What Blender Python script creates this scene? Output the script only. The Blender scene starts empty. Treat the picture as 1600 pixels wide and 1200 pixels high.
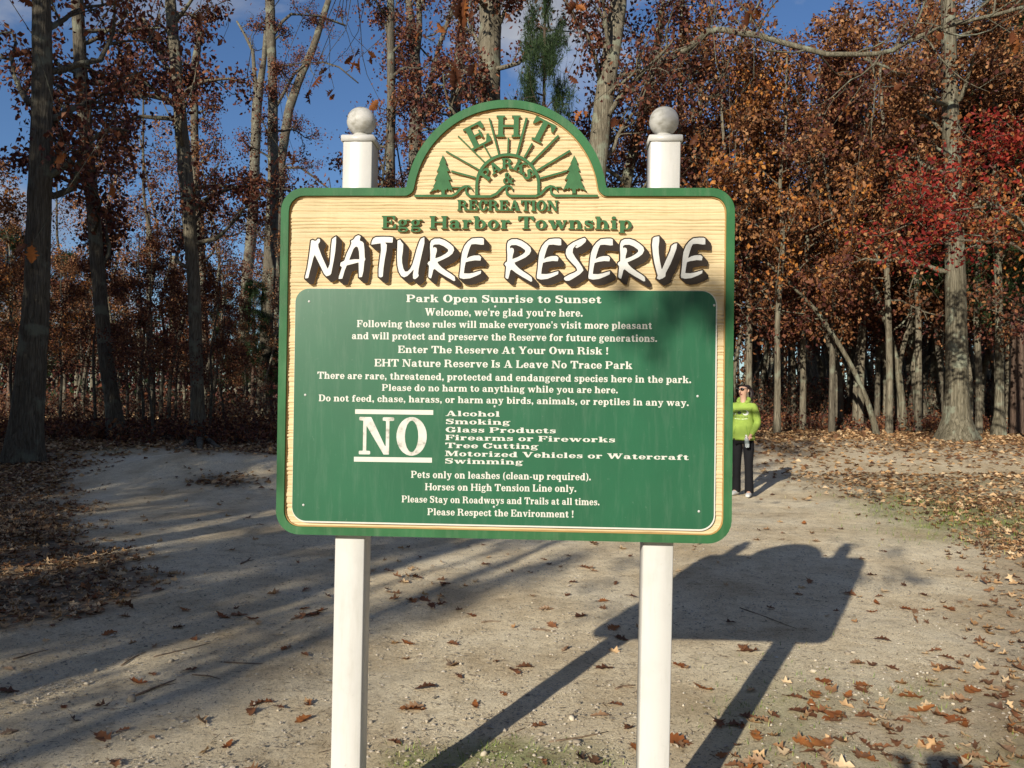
import bpy, math, random
import numpy as np
from mathutils import Matrix, Vector
from mathutils.geometry import tessellate_polygon

S = bpy.context.scene
COL = S.collection
# ------------------------------------------------------------------ camera, sky, sun, exposure
F_PX, PITCH, ROLL, CAM_H = 1295.0, 0.0111, 0.0131, 1.543
SUN_AZ, SUN_EL = 0.4762, 0.3619          # direction the light travels towards (azimuth from +Y), height of the sun
cam_d = bpy.data.cameras.new('camera')
cam = bpy.data.objects.new('camera', cam_d); COL.objects.link(cam)
cam_d.sensor_width = 36.0; cam_d.lens = F_PX / 1600 * 36.0
cam_d.clip_start = 0.05; cam_d.clip_end = 2000
cam.matrix_world = Matrix.Translation((0, 0, CAM_H)) @ Matrix.Rotation(math.pi/2 + PITCH, 4, 'X') @ Matrix.Rotation(ROLL, 4, 'Z')
S.camera = cam

world = bpy.data.worlds.new('World'); S.world = world; world.use_nodes = True
wn, wl = world.node_tree.nodes, world.node_tree.links
wn.clear()
w_out = wn.new('ShaderNodeOutputWorld'); w_bg = wn.new('ShaderNodeBackground')
sky = wn.new('ShaderNodeTexSky'); sky.sky_type = 'NISHITA'; sky.sun_disc = False
sky.sun_elevation = SUN_EL; sky.sun_rotation = math.pi + SUN_AZ
sky.air_density = 1.0; sky.dust_density = 0.05; sky.ozone_density = 2.0
w_bg.inputs['Strength'].default_value = 0.05
tc = wn.new('ShaderNodeTexCoord'); mp = wn.new('ShaderNodeMapping')
mp.inputs['Scale'].default_value = (1.0, 1.0, 2.6); mp.inputs['Location'].default_value = (3.1, 0.4, 0.9)
n1 = wn.new('ShaderNodeTexNoise'); n1.inputs['Scale'].default_value = 2.3; n1.inputs['Detail'].default_value = 9; n1.inputs['Roughness'].default_value = 0.55
n1.inputs['Distortion'].default_value = 0.35
r1 = wn.new('ShaderNodeValToRGB'); r1.color_ramp.elements[0].position = 0.51; r1.color_ramp.elements[1].position = 0.61
n2 = wn.new('ShaderNodeTexNoise'); n2.inputs['Scale'].default_value = 5.0; n2.inputs['Detail'].default_value = 6
cr = wn.new('ShaderNodeValToRGB')
cr.color_ramp.elements[0].position = 0.35; cr.color_ramp.elements[0].color = (3.8, 4.3, 5.6, 1)
cr.color_ramp.elements[1].position = 0.65; cr.color_ramp.elements[1].color = (8.2, 8.6, 9.4, 1)
tint = wn.new('ShaderNodeMix'); tint.data_type = 'RGBA'; tint.blend_type = 'MULTIPLY'; tint.inputs[0].default_value = 1.0
tint.inputs[7].default_value = (0.93, 1.18, 1.56, 1)
mx = wn.new('ShaderNodeMix'); mx.data_type = 'RGBA'
wl.new(tc.outputs['Generated'], mp.inputs['Vector']); wl.new(mp.outputs[0], n1.inputs['Vector']); wl.new(mp.outputs[0], n2.inputs['Vector'])
wl.new(n1.outputs['Fac'], r1.inputs[0]); wl.new(n2.outputs['Fac'], cr.inputs[0])
wl.new(sky.outputs[0], tint.inputs[6])
wl.new(r1.outputs[0], mx.inputs[0]); wl.new(tint.outputs[2], mx.inputs[6]); wl.new(cr.outputs[0], mx.inputs[7])
wl.new(mx.outputs[2], w_bg.inputs['Color']); wl.new(w_bg.outputs[0], w_out.inputs[0])

sun_d = bpy.data.lights.new('sun', 'SUN'); sun_d.energy = 5.0; sun_d.angle = math.radians(0.53); sun_d.color = (1.0, 0.92, 0.79)
sun = bpy.data.objects.new('sun', sun_d); COL.objects.link(sun)
SUN_DIR = Vector((math.sin(SUN_AZ)*math.cos(SUN_EL), math.cos(SUN_AZ)*math.cos(SUN_EL), -math.sin(SUN_EL)))
sun.rotation_euler = SUN_DIR.to_track_quat('-Z', 'Y').to_euler(); sun.location = (-6, -12, 9)
S.view_settings.view_transform = 'Standard'; S.view_settings.look = 'None'
S.view_settings.exposure = 0.33; S.view_settings.gamma = 1.0; S.view_settings.use_curve_mapping = False
S.cycles.max_bounces = 5; S.cycles.diffuse_bounces = 3; S.cycles.transparent_max_bounces = 6

# ------------------------------------------------------------------ helpers
def ray(px, py):
    u, v = px - 800.0, py - 600.0
    c, s = math.cos(ROLL), math.sin(ROLL)
    u0, v0 = u*c + v*s, -u*s + v*c
    c, s = math.cos(PITCH), math.sin(PITCH)
    return np.array([u0/F_PX, c + s*v0/F_PX, s - c*v0/F_PX])
def to_px(P):
    x, y, z = P[..., 0], P[..., 1], P[..., 2] - CAM_H
    c, s = math.cos(PITCH), math.sin(PITCH)
    y2 = np.maximum(c*y + s*z, 1e-3); z2 = -s*y + c*z
    u, v = x/y2*F_PX, -z2/y2*F_PX
    c, s = math.cos(ROLL), math.sin(ROLL)
    return 800 + u*c - v*s, 600 + u*s + v*c
def sstep(a, b, x):
    t = np.clip((x - a)/(b - a), 0, 1); return t*t*(3 - 2*t)
def wob(x, y, k=1.0):
    return (np.sin(x*1.3*k + 1.1 + 0.8*np.sin(y*0.9*k)) + np.sin(y*1.7*k - x*0.6*k + 2.0) + 0.6*np.sin(x*3.1*k + y*2.3*k) + 0.4*np.sin(x*5.3*k - y*4.7*k + 1.0))/3.0
def gz(x, y):
    x = np.asarray(x, float); y = np.asarray(y, float)
    z = 0.018*wob(x, y)*sstep(2.0, 6.0, y) + 0.008*wob(x*1.0, y*1.0, 3.1)
    z = z + 0.46*np.exp(-((x + 5.0)/2.1)**2 - ((y - 14.2)/1.3)**2) + 0.16*np.exp(-((x + 2.6)/1.3)**2 - ((y - 15.5)/1.0)**2)
    z = z - 0.030*np.exp(-((x - 0.25*y + 1.9)/0.16)**2)*sstep(3.2, 5, y) - 0.030*np.exp(-((x - 0.25*y + 0.5)/0.16)**2)*sstep(3.8, 6, y)
    z = z + 0.22*sstep(13.0, 17.5, y)*sstep(-1.0, -5.5, x)
    z = z + 0.10*np.exp(-((x + 5.4)/1.2)**2 - ((y - 7.5)/1.8)**2)
    z = z + 0.25*wob(x*0.12, y*0.12)*sstep(24, 50, y) + 0.40*sstep(1.0, 5.0, x)*sstep(12.5, 23, y)
    return z
def ground_at(px, py):
    d = ray(px, py); z = 0.0
    for _ in range(30):
        t = (z - CAM_H)/d[2]; x, y = d[0]*t, d[1]*t; z = 0.5*z + 0.5*float(gz(x, y))
    return np.array([x, y, float(gz(x, y))])
def at_depth(px, py, dist):
    d = ray(px, py); return d/d[1]*dist + np.array([0, 0, CAM_H])

def mesh_np(name, V, F, smooth=False, mats=(), mi=None, attrs=None):
    """V (n,3); F list of (m,k) int arrays."""
    V = np.asarray(V, np.float32); F = [np.asarray(f, np.int32) for f in (F if isinstance(F, (list, tuple)) else [F]) if len(f)]
    me = bpy.data.meshes.new(name)
    me.vertices.add(len(V)); me.vertices.foreach_set('co', V.ravel())
    nl = sum(f.size for f in F); npol = sum(len(f) for f in F)
    me.loops.add(nl); me.loops.foreach_set('vertex_index', np.concatenate([f.ravel() for f in F]) if F else np.zeros(0, np.int32))
    me.polygons.add(npol)
    tot = np.concatenate([np.full(len(f), f.shape[1], np.int32) for f in F])
    st = np.concatenate([[0], np.cumsum(tot)[:-1]]).astype(np.int32)
    me.polygons.foreach_set('loop_start', st); me.polygons.foreach_set('loop_total', tot)
    if smooth: me.polygons.foreach_set('use_smooth', np.ones(npol, bool))
    for m in mats: me.materials.append(m)
    if mi is not None: me.polygons.foreach_set('material_index', np.asarray(mi, np.int32))
    for k, a in (attrs or {}).items():
        at = me.attributes.new(k, 'FLOAT', 'POINT'); at.data.foreach_set('value', np.asarray(a, np.float32))
    me.update(calc_edges=True)
    return me
class MB:
    """collects vertices and faces for one mesh"""
    def __init__(s): s.V = []; s.F = {3: [], 4: []}; s.n = 0; s.M = {3: [], 4: []}
    def add(s, V, F, m=0):
        V = np.asarray(V, float).reshape(-1, 3); s.V.append(V)
        for f in (F if isinstance(F, (list, tuple)) and len(F) and getattr(F[0], 'ndim', 0) == 2 else [np.asarray(F, int)]):
            if len(f): s.F[f.shape[1]].append(f + s.n); s.M[f.shape[1]].append(np.full(len(f), m))
        s.n += len(V)
    def box(s, x0, x1, y0, y1, z0, z1, m=0):
        V = [(x, y, z) for z in (z0, z1) for y in (y0, y1) for x in (x0, x1)]
        s.add(V, np.array([(0, 2, 3, 1), (4, 5, 7, 6), (0, 1, 5, 4), (2, 6, 7, 3), (0, 4, 6, 2), (1, 3, 7, 5)]), m)
    def tube(s, P, R, sides=8, cap=True, m=0, jit=None):
        P = np.asarray(P, float); R = np.asarray(R, float)*np.ones(len(P)); n = len(P)
        T = np.gradient(P, axis=0); T /= np.linalg.norm(T, axis=1)[:, None] + 1e-12
        up = np.array([0, 0, 1.]) if abs(T[0][2]) < 0.8 else np.array([1., 0, 0])
        A = np.cross(T, up); A /= np.linalg.norm(A, axis=1)[:, None] + 1e-12; B = np.cross(T, A)
        a = np.linspace(0, 2*np.pi, sides, endpoint=False)
        rr = R[:, None]*(jit if jit is not None else 1.0)*np.ones((n, sides))
        V = P[:, None, :] + rr[..., None]*(np.cos(a)[None, :, None]*A[:, None, :] + np.sin(a)[None, :, None]*B[:, None, :])
        i = np.arange(n - 1)[:, None]*sides; j = np.arange(sides)[None, :]; k = (j + 1) % sides
        q = np.stack([i + j, i + k, i + k + sides, i + j + sides], -1).reshape(-1, 4)
        V = V.reshape(-1, 3); fs = [q]
        if cap:
            V = np.concatenate([V, P[:1], P[-1:]]); c0, c1 = n*sides, n*sides + 1
            jj = np.arange(sides); kk = (jj + 1) % sides; e = (n - 1)*sides
            fs += [np.stack([kk, jj, np.full(sides, c0)], 1), np.stack([e + jj, e + kk, np.full(sides, c1)], 1)]
        s.add(V, fs, m)
    def lathe(s, prof, c=(0, 0, 0), sides=24, m=0):
        c = np.array(c, float); a = np.linspace(0, 2*np.pi, sides, endpoint=False); prof = np.array(prof, float); n = len(prof)
        V = np.stack([prof[:, 0][:, None]*np.cos(a), prof[:, 0][:, None]*np.sin(a), prof[:, 1][:, None]*np.ones(sides)], -1).reshape(-1, 3) + c
        i = np.arange(n - 1)[:, None]*sides; j = np.arange(sides)[None, :]; k = (j + 1) % sides
        s.add(V, [np.stack([i + j, i + k, i + k + sides, i + j + sides], -1).reshape(-1, 4)], m)
    def mesh(s, name, mats, smooth=False):
        F = [np.concatenate(s.F[k]) for k in (3, 4) if s.F[k]]; M = np.concatenate([np.concatenate(s.M[k]) for k in (3, 4) if s.M[k]])
        return mesh_np(name, np.concatenate(s.V), F, smooth, mats if isinstance(mats, (list, tuple)) else [mats], M)
def link(name, data, parent=None, loc=None):
    o = bpy.data.objects.new(name, data); COL.objects.link(o)
    if parent is not None: o.parent = parent
    if loc is not None: o.location = [float(c) for c in loc]
    return o
def tag(o, label=None, cat=None, group=None, kind=None):
    if label: o['label'] = label
    if cat: o['category'] = cat
    if group: o['group'] = group
    if kind: o['kind'] = kind
    return o
def empty(name, loc, rz=0.0):
    o = link(name, None, None, loc); o.rotation_euler[2] = rz; o.empty_display_size = 0.2; return o

# ------------------------------------------------------------------ materials
def new_mat(name):
    m = bpy.data.materials.new(name); m.use_nodes = True
    nt = m.node_tree; return m, nt, nt.nodes, nt.links, nt.nodes['Principled BSDF']
def ramp(nodes, stops):
    r = nodes.new('ShaderNodeValToRGB'); e = r.color_ramp.elements
    while len(e) < len(stops): e.new(0.5)
    for i, (p, c) in enumerate(stops): e[i].position = p; e[i].color = (*c, 1) if len(c) == 3 else c
    return r
def noise_col(name, stops, scale=8, detail=6, rough=0.6, stretch=(1, 1, 1), bump=0.0, bscale=None, bdist=0.01, rough_n=0.55, spec=0.3, dist=0.0):
    m, nt, N, L, b = new_mat(name)
    t = N.new('ShaderNodeTexCoord'); mpn = N.new('ShaderNodeMapping'); mpn.inputs['Scale'].default_value = stretch
    n = N.new('ShaderNodeTexNoise'); n.inputs['Scale'].default_value = scale; n.inputs['Detail'].default_value = detail; n.inputs['Roughness'].default_value = rough_n; n.inputs['Distortion'].default_value = dist
    r = ramp(N, stops)
    L.new(t.outputs['Object'], mpn.inputs['Vector']); L.new(mpn.outputs[0], n.inputs['Vector']); L.new(n.outputs['Fac'], r.inputs[0]); L.new(r.outputs[0], b.inputs['Base Color'])
    b.inputs['Roughness'].default_value = rough; b.inputs['Specular IOR Level'].default_value = spec
    if bump:
        n2 = N.new('ShaderNodeTexNoise'); n2.inputs['Scale'].default_value = bscale or scale; n2.inputs['Detail'].default_value = 8; n2.inputs['Roughness'].default_value = 0.65
        L.new(mpn.outputs[0], n2.inputs['Vector'])
        bp = N.new('ShaderNodeBump'); bp.inputs['Strength'].default_value = bump; bp.inputs['Distance'].default_value = bdist
        L.new(n2.outputs['Fac'], bp.inputs['Height']); L.new(bp.outputs[0], b.inputs['Normal'])
    return m
def leaf_mat(name, stops, translucent=0.3, rough=0.6, per='island', cloud=0.0):
    """dry leaf: colour differs leaf by leaf, light passes through a little"""
    m, nt, N, L, b = new_mat(name)
    if per == 'island': g = N.new('ShaderNodeNewGeometry'); src = g.outputs['Random Per Island']
    else: g = N.new('ShaderNodeObjectInfo'); src = g.outputs['Random']
    r = ramp(N, stops)
    t = N.new('ShaderNodeTexCoord'); n = N.new('ShaderNodeTexNoise'); n.inputs['Scale'].default_value = 30; n.inputs['Detail'].default_value = 3
    L.new(t.outputs['Object'], n.inputs['Vector'])
    a = N.new('ShaderNodeMath'); a.operation = 'MULTIPLY_ADD'; a.inputs[1].default_value = 0.25; L.new(n.outputs['Fac'], a.inputs[0])
    s = N.new('ShaderNodeMath'); s.operation = 'SUBTRACT'; s.inputs[1].default_value = 0.125; L.new(src, s.inputs[0]); L.new(s.outputs[0], a.inputs[2])
    L.new(a.outputs[0], r.inputs[0]); L.new(r.outputs[0], b.inputs['Base Color'])
    b.inputs['Roughness'].default_value = rough; b.inputs['Specular IOR Level'].default_value = 0.25
    tr = N.new('ShaderNodeBsdfTranslucent'); L.new(r.outputs[0], tr.inputs['Color'])
    ms = N.new('ShaderNodeMixShader'); ms.inputs[0].default_value = translucent
    out = N['Material Output']; L.new(b.outputs[0], ms.inputs[1]); L.new(tr.outputs[0], ms.inputs[2]); L.new(ms.outputs[0], out.inputs[0])
    return m
def bark_mat(name, dark, mid, light, lichen=None, scale=9.0):
    m, nt, N, L, b = new_mat(name)
    t = N.new('ShaderNodeTexCoord'); mpn = N.new('ShaderNodeMapping'); mpn.inputs['Scale'].default_value = (1, 1, 0.085)
    L.new(t.outputs['Object'], mpn.inputs['Vector'])
    n = N.new('ShaderNodeTexNoise'); n.inputs['Scale'].default_value = scale*3.2; n.inputs['Detail'].default_value = 10; n.inputs['Roughness'].default_value = 0.7; n.inputs['Distortion'].default_value = 0.6
    L.new(mpn.outputs[0], n.inputs['Vector'])
    v = N.new('ShaderNodeTexVoronoi'); v.feature = 'DISTANCE_TO_EDGE'; v.inputs['Scale'].default_value = scale*2.6; L.new(mpn.outputs[0], v.inputs['Vector'])
    vr = ramp(N, [(0.0, (0.45, 0.45, 0.45)), (0.10, (1, 1, 1))]); L.new(v.outputs['Distance'], vr.inputs[0])
    r = ramp(N, [(0.3, dark), (0.48, mid), (0.68, light)]); L.new(n.outputs['Fac'], r.inputs[0])
    mixd = N.new('ShaderNodeMix'); mixd.data_type = 'RGBA'; mixd.blend_type = 'MIX'
    mixd.inputs[6].default_value = (*[c*0.62 for c in dark], 1); L.new(vr.outputs[0], mixd.inputs[0]); L.new(r.outputs[0], mixd.inputs[7])
    col = mixd.outputs[2]
    n3 = N.new('ShaderNodeTexNoise'); n3.inputs['Scale'].default_value = 2.3; n3.inputs['Detail'].default_value = 7; L.new(t.outputs['Object'], n3.inputs['Vector'])
    if lichen:
        lr = ramp(N, [(0.55, (0, 0, 0)), (0.63, (0.75, 0.75, 0.75))]); L.new(n3.outputs['Fac'], lr.inputs[0])
        mm = N.new('ShaderNodeMix'); mm.data_type = 'RGBA'; L.new(lr.outputs[0], mm.inputs[0]); L.new(col, mm.inputs[6]); mm.inputs[7].default_value = (*lichen, 1); col = mm.outputs[2]
    L.new(col, b.inputs['Base Color']); b.inputs['Roughness'].default_value = 0.9; b.inputs['Specular IOR Level'].default_value = 0.15
    add = N.new('ShaderNodeMath'); add.operation = 'MULTIPLY_ADD'; add.inputs[1].default_value = 0.22
    L.new(vr.outputs[0], add.inputs[0]); L.new(n.outputs['Fac'], add.inputs[2])
    bp = N.new('ShaderNodeBump'); bp.inputs['Strength'].default_value = 1.0; bp.inputs['Distance'].default_value = 0.05
    L.new(add.outputs[0], bp.inputs['Height']); L.new(bp.outputs[0], b.inputs['Normal'])
    return m
# ------------------------------------------------------------------ outlines: signed distance fields traced to clean polygons
def sd_poly(X, Y, pts):
    pts = np.array(pts, float); d = np.full(X.shape, 1e9); inside = np.zeros(X.shape, bool); n = len(pts)
    for i in range(n):
        ax, ay = pts[i]; bx, by = pts[(i + 1) % n]; ex, ey = bx - ax, by - ay
        t = np.clip(((X - ax)*ex + (Y - ay)*ey)/(ex*ex + ey*ey + 1e-12), 0, 1)
        d = np.minimum(d, (X - ax - t*ex)**2 + (Y - ay - t*ey)**2)
        c = (ay > Y) != (by > Y)
        inside ^= c & (X < (bx - ax)*(Y - ay)/((by - ay) if by != ay else 1e-12) + ax)
    d = np.sqrt(d); return np.where(inside, -d, d)
def sd_path(X, Y, pts, w):
    d = np.full(X.shape, 1e9); ws = w if hasattr(w, '__len__') else [w]*len(pts)
    for i in range(len(pts) - 1):
        (ax, ay), (bx, by) = pts[i], pts[i + 1]; ex, ey = bx - ax, by - ay
        t = np.clip(((X - ax)*ex + (Y - ay)*ey)/(ex*ex + ey*ey + 1e-12), 0, 1)
        d = np.minimum(d, np.hypot(X - ax - t*ex, Y - ay - t*ey) - (ws[i] + (ws[i + 1] - ws[i])*t)/2)
    return d
def sd_box(X, Y, x0, y0, x1, y1, r=0.0):
    qx = np.abs(X - (x0 + x1)/2) - (x1 - x0)/2 + r; qy = np.abs(Y - (y0 + y1)/2) - (y1 - y0)/2 + r
    return np.hypot(np.maximum(qx, 0), np.maximum(qy, 0)) + np.minimum(np.maximum(qx, qy), 0) - r
def sd_ell(X, Y, cx, cy, rx, ry):
    return (np.hypot((X - cx)/rx, (Y - cy)/ry) - 1)*min(rx, ry)
def contours(D, xs, ys, level=0.0, tol=0.002):
    """marching squares -> closed loops (list of (n,2))"""
    Z = D - level; Z = np.where(Z == 0, 1e-9, Z); ins = Z < 0
    nx, ny = len(xs), len(ys); seg = {}
    ii, jj = np.nonzero((ins[:-1, :-1] != ins[1:, :-1]) | (ins[:-1, :-1] != ins[:-1, 1:]) | (ins[:-1, :-1] != ins[1:, 1:]))
    def pt(k):
        a, b, c, d = k; t = Z[a, b]/(Z[a, b] - Z[c, d]); return (xs[b] + t*(xs[d] - xs[b]), ys[a] + t*(ys[c] - ys[a]))
    for i, j in zip(ii, jj):
        cs = [(i, j), (i, j + 1), (i + 1, j + 1), (i + 1, j)]; v = [ins[c] for c in cs]
        en = []
        for k in range(4):
            a, b = cs[k], cs[(k + 1) % 4]
            if v[k] != v[(k + 1) % 4]: en.append((k, v[k], (min(a, b) + max(a, b))))
        outs = [e for e in en if e[1]]; inn = [e for e in en if not e[1]]   # inside->outside edges start a segment
        for e in outs:
            f = min(inn, key=lambda q: (q[0] - e[0]) % 4) if len(inn) > 1 else inn[0]
            seg.setdefault(e[2], []).append(f[2])
            if len(inn) > 1: inn.remove(f)
    loops = []
    while seg:
        k0 = next(iter(seg)); k = k0; lp = []
        while k in seg:
            lp.append(pt(k)); nk = seg[k].pop()
            if not seg[k]: del seg[k]
            k = nk
            if k == k0: break
        P = np.array(lp)
        if len(P) < 4: continue
        # simplify (Douglas-Peucker on a closed loop)
        def dp(a, b):
            if b <= a + 1: return []
            A, B = P[a % len(P)], P[b % len(P)]; Q = P[a + 1:b]; e = B - A; L = math.hypot(*e)
            dd = np.abs(e[0]*(Q[:, 1] - A[1]) - e[1]*(Q[:, 0] - A[0]))/L if L > 1e-9 else np.hypot(*(Q - A).T)
            m = int(dd.argmax())
            if dd[m] < tol: return []
            m += a + 1; return dp(a, m) + [m] + dp(m, b)
        h = int(np.hypot(*(P - P[0]).T).argmax()); idx = [0] + dp(0, h) + [h] + dp(h, len(P))
        P = P[idx]
        if len(P) >= 3: loops.append(P)
    return loops
def area(P): x, y = P[:, 0], P[:, 1]; return 0.5*np.sum(x*np.roll(y, -1) - y*np.roll(x, -1))
def inside(P, q):
    x, y = q; c = False; n = len(P)
    for i in range(n):
        (ax, ay), (bx, by) = P[i], P[(i + 1) % n]
        if (ay > y) != (by > y) and x < (bx - ax)*(y - ay)/(by - ay) + ax: c = not c
    return c
def group_loops(loops):
    """[[outer, hole, ...], ...]"""
    L = sorted(loops, key=lambda p: -abs(area(p))); out = []
    for P in L:
        dep = [g for g in out if inside(g[0], P[0]) and not any(inside(h, P[0]) for h in g[1:])]
        if dep: dep[-1].append(P)
        else: out.append([P])
    return out
def tri_groups(groups):
    """-> verts2d (n,2), tris, boundary rings (index arrays, oriented outer ccw / hole cw)"""
    V = []; T = []; R = []; n = 0
    for g in groups:
        g = [P if (area(P) > 0) == (k == 0) else P[::-1] for k, P in enumerate(g)]
        tris = tessellate_polygon([[Vector((float(x), float(y), 0)) for x, y in P] for P in g])
        A = np.concatenate(g)
        t = np.array([q for q in tris], int).reshape(-1, 3)
        if len(t):
            a, b, c = A[t[:, 0]], A[t[:, 1]], A[t[:, 2]]
            s = (b[:, 0] - a[:, 0])*(c[:, 1] - a[:, 1]) - (b[:, 1] - a[:, 1])*(c[:, 0] - a[:, 0])
            t[s < 0] = t[s < 0][:, ::-1]; t = t[np.abs(s) > 1e-12]
        k = 0
        for P in g: R.append(np.arange(len(P)) + n + k); k += len(P)
        V.append(A); T.append(t + n); n += len(A)
    return np.concatenate(V), np.concatenate(T), R
# -- slab serif bold alphabet (cap height 1, x-height 0.70); primitives: B box, O ellipse ring, P polygon, W stroke
XH, ST, HT = 0.70, 0.215, 0.095
def B(x0, y0, x1, y1): return ('b', x0, y0, x1, y1)
def stem(x, y0, y1, foot=True, head='l', e=0.075):
    r = [B(x, y0, x + ST, y1)]
    if foot: r.append(B(x - e, y0, x + ST + e, y0 + HT))
    if head == 'l': r.append(B(x - e, y1 - HT, x + ST, y1))
    if head == 'b': r.append(B(x - e, y1 - HT, x + ST + e, y1))
    return r
def arch(xa, xb, top=XH + 0.015, spring=0.42, up=True):
    """from inner edge region xa..xb, outer to xb"""
    cx = (xa + xb)/2
    return ('arch', xa, xb, top, spring)
def G(width, *prims):
    fl = []
    for p in prims: fl += p if isinstance(p, list) else [p]
    return (width, fl)
OV = 0.015
def bowl(x0, x1, y0, y1, sx=ST, sy=HT, side=None): return ('ring', x0, y0, x1, y1, sx, sy, side)
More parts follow.
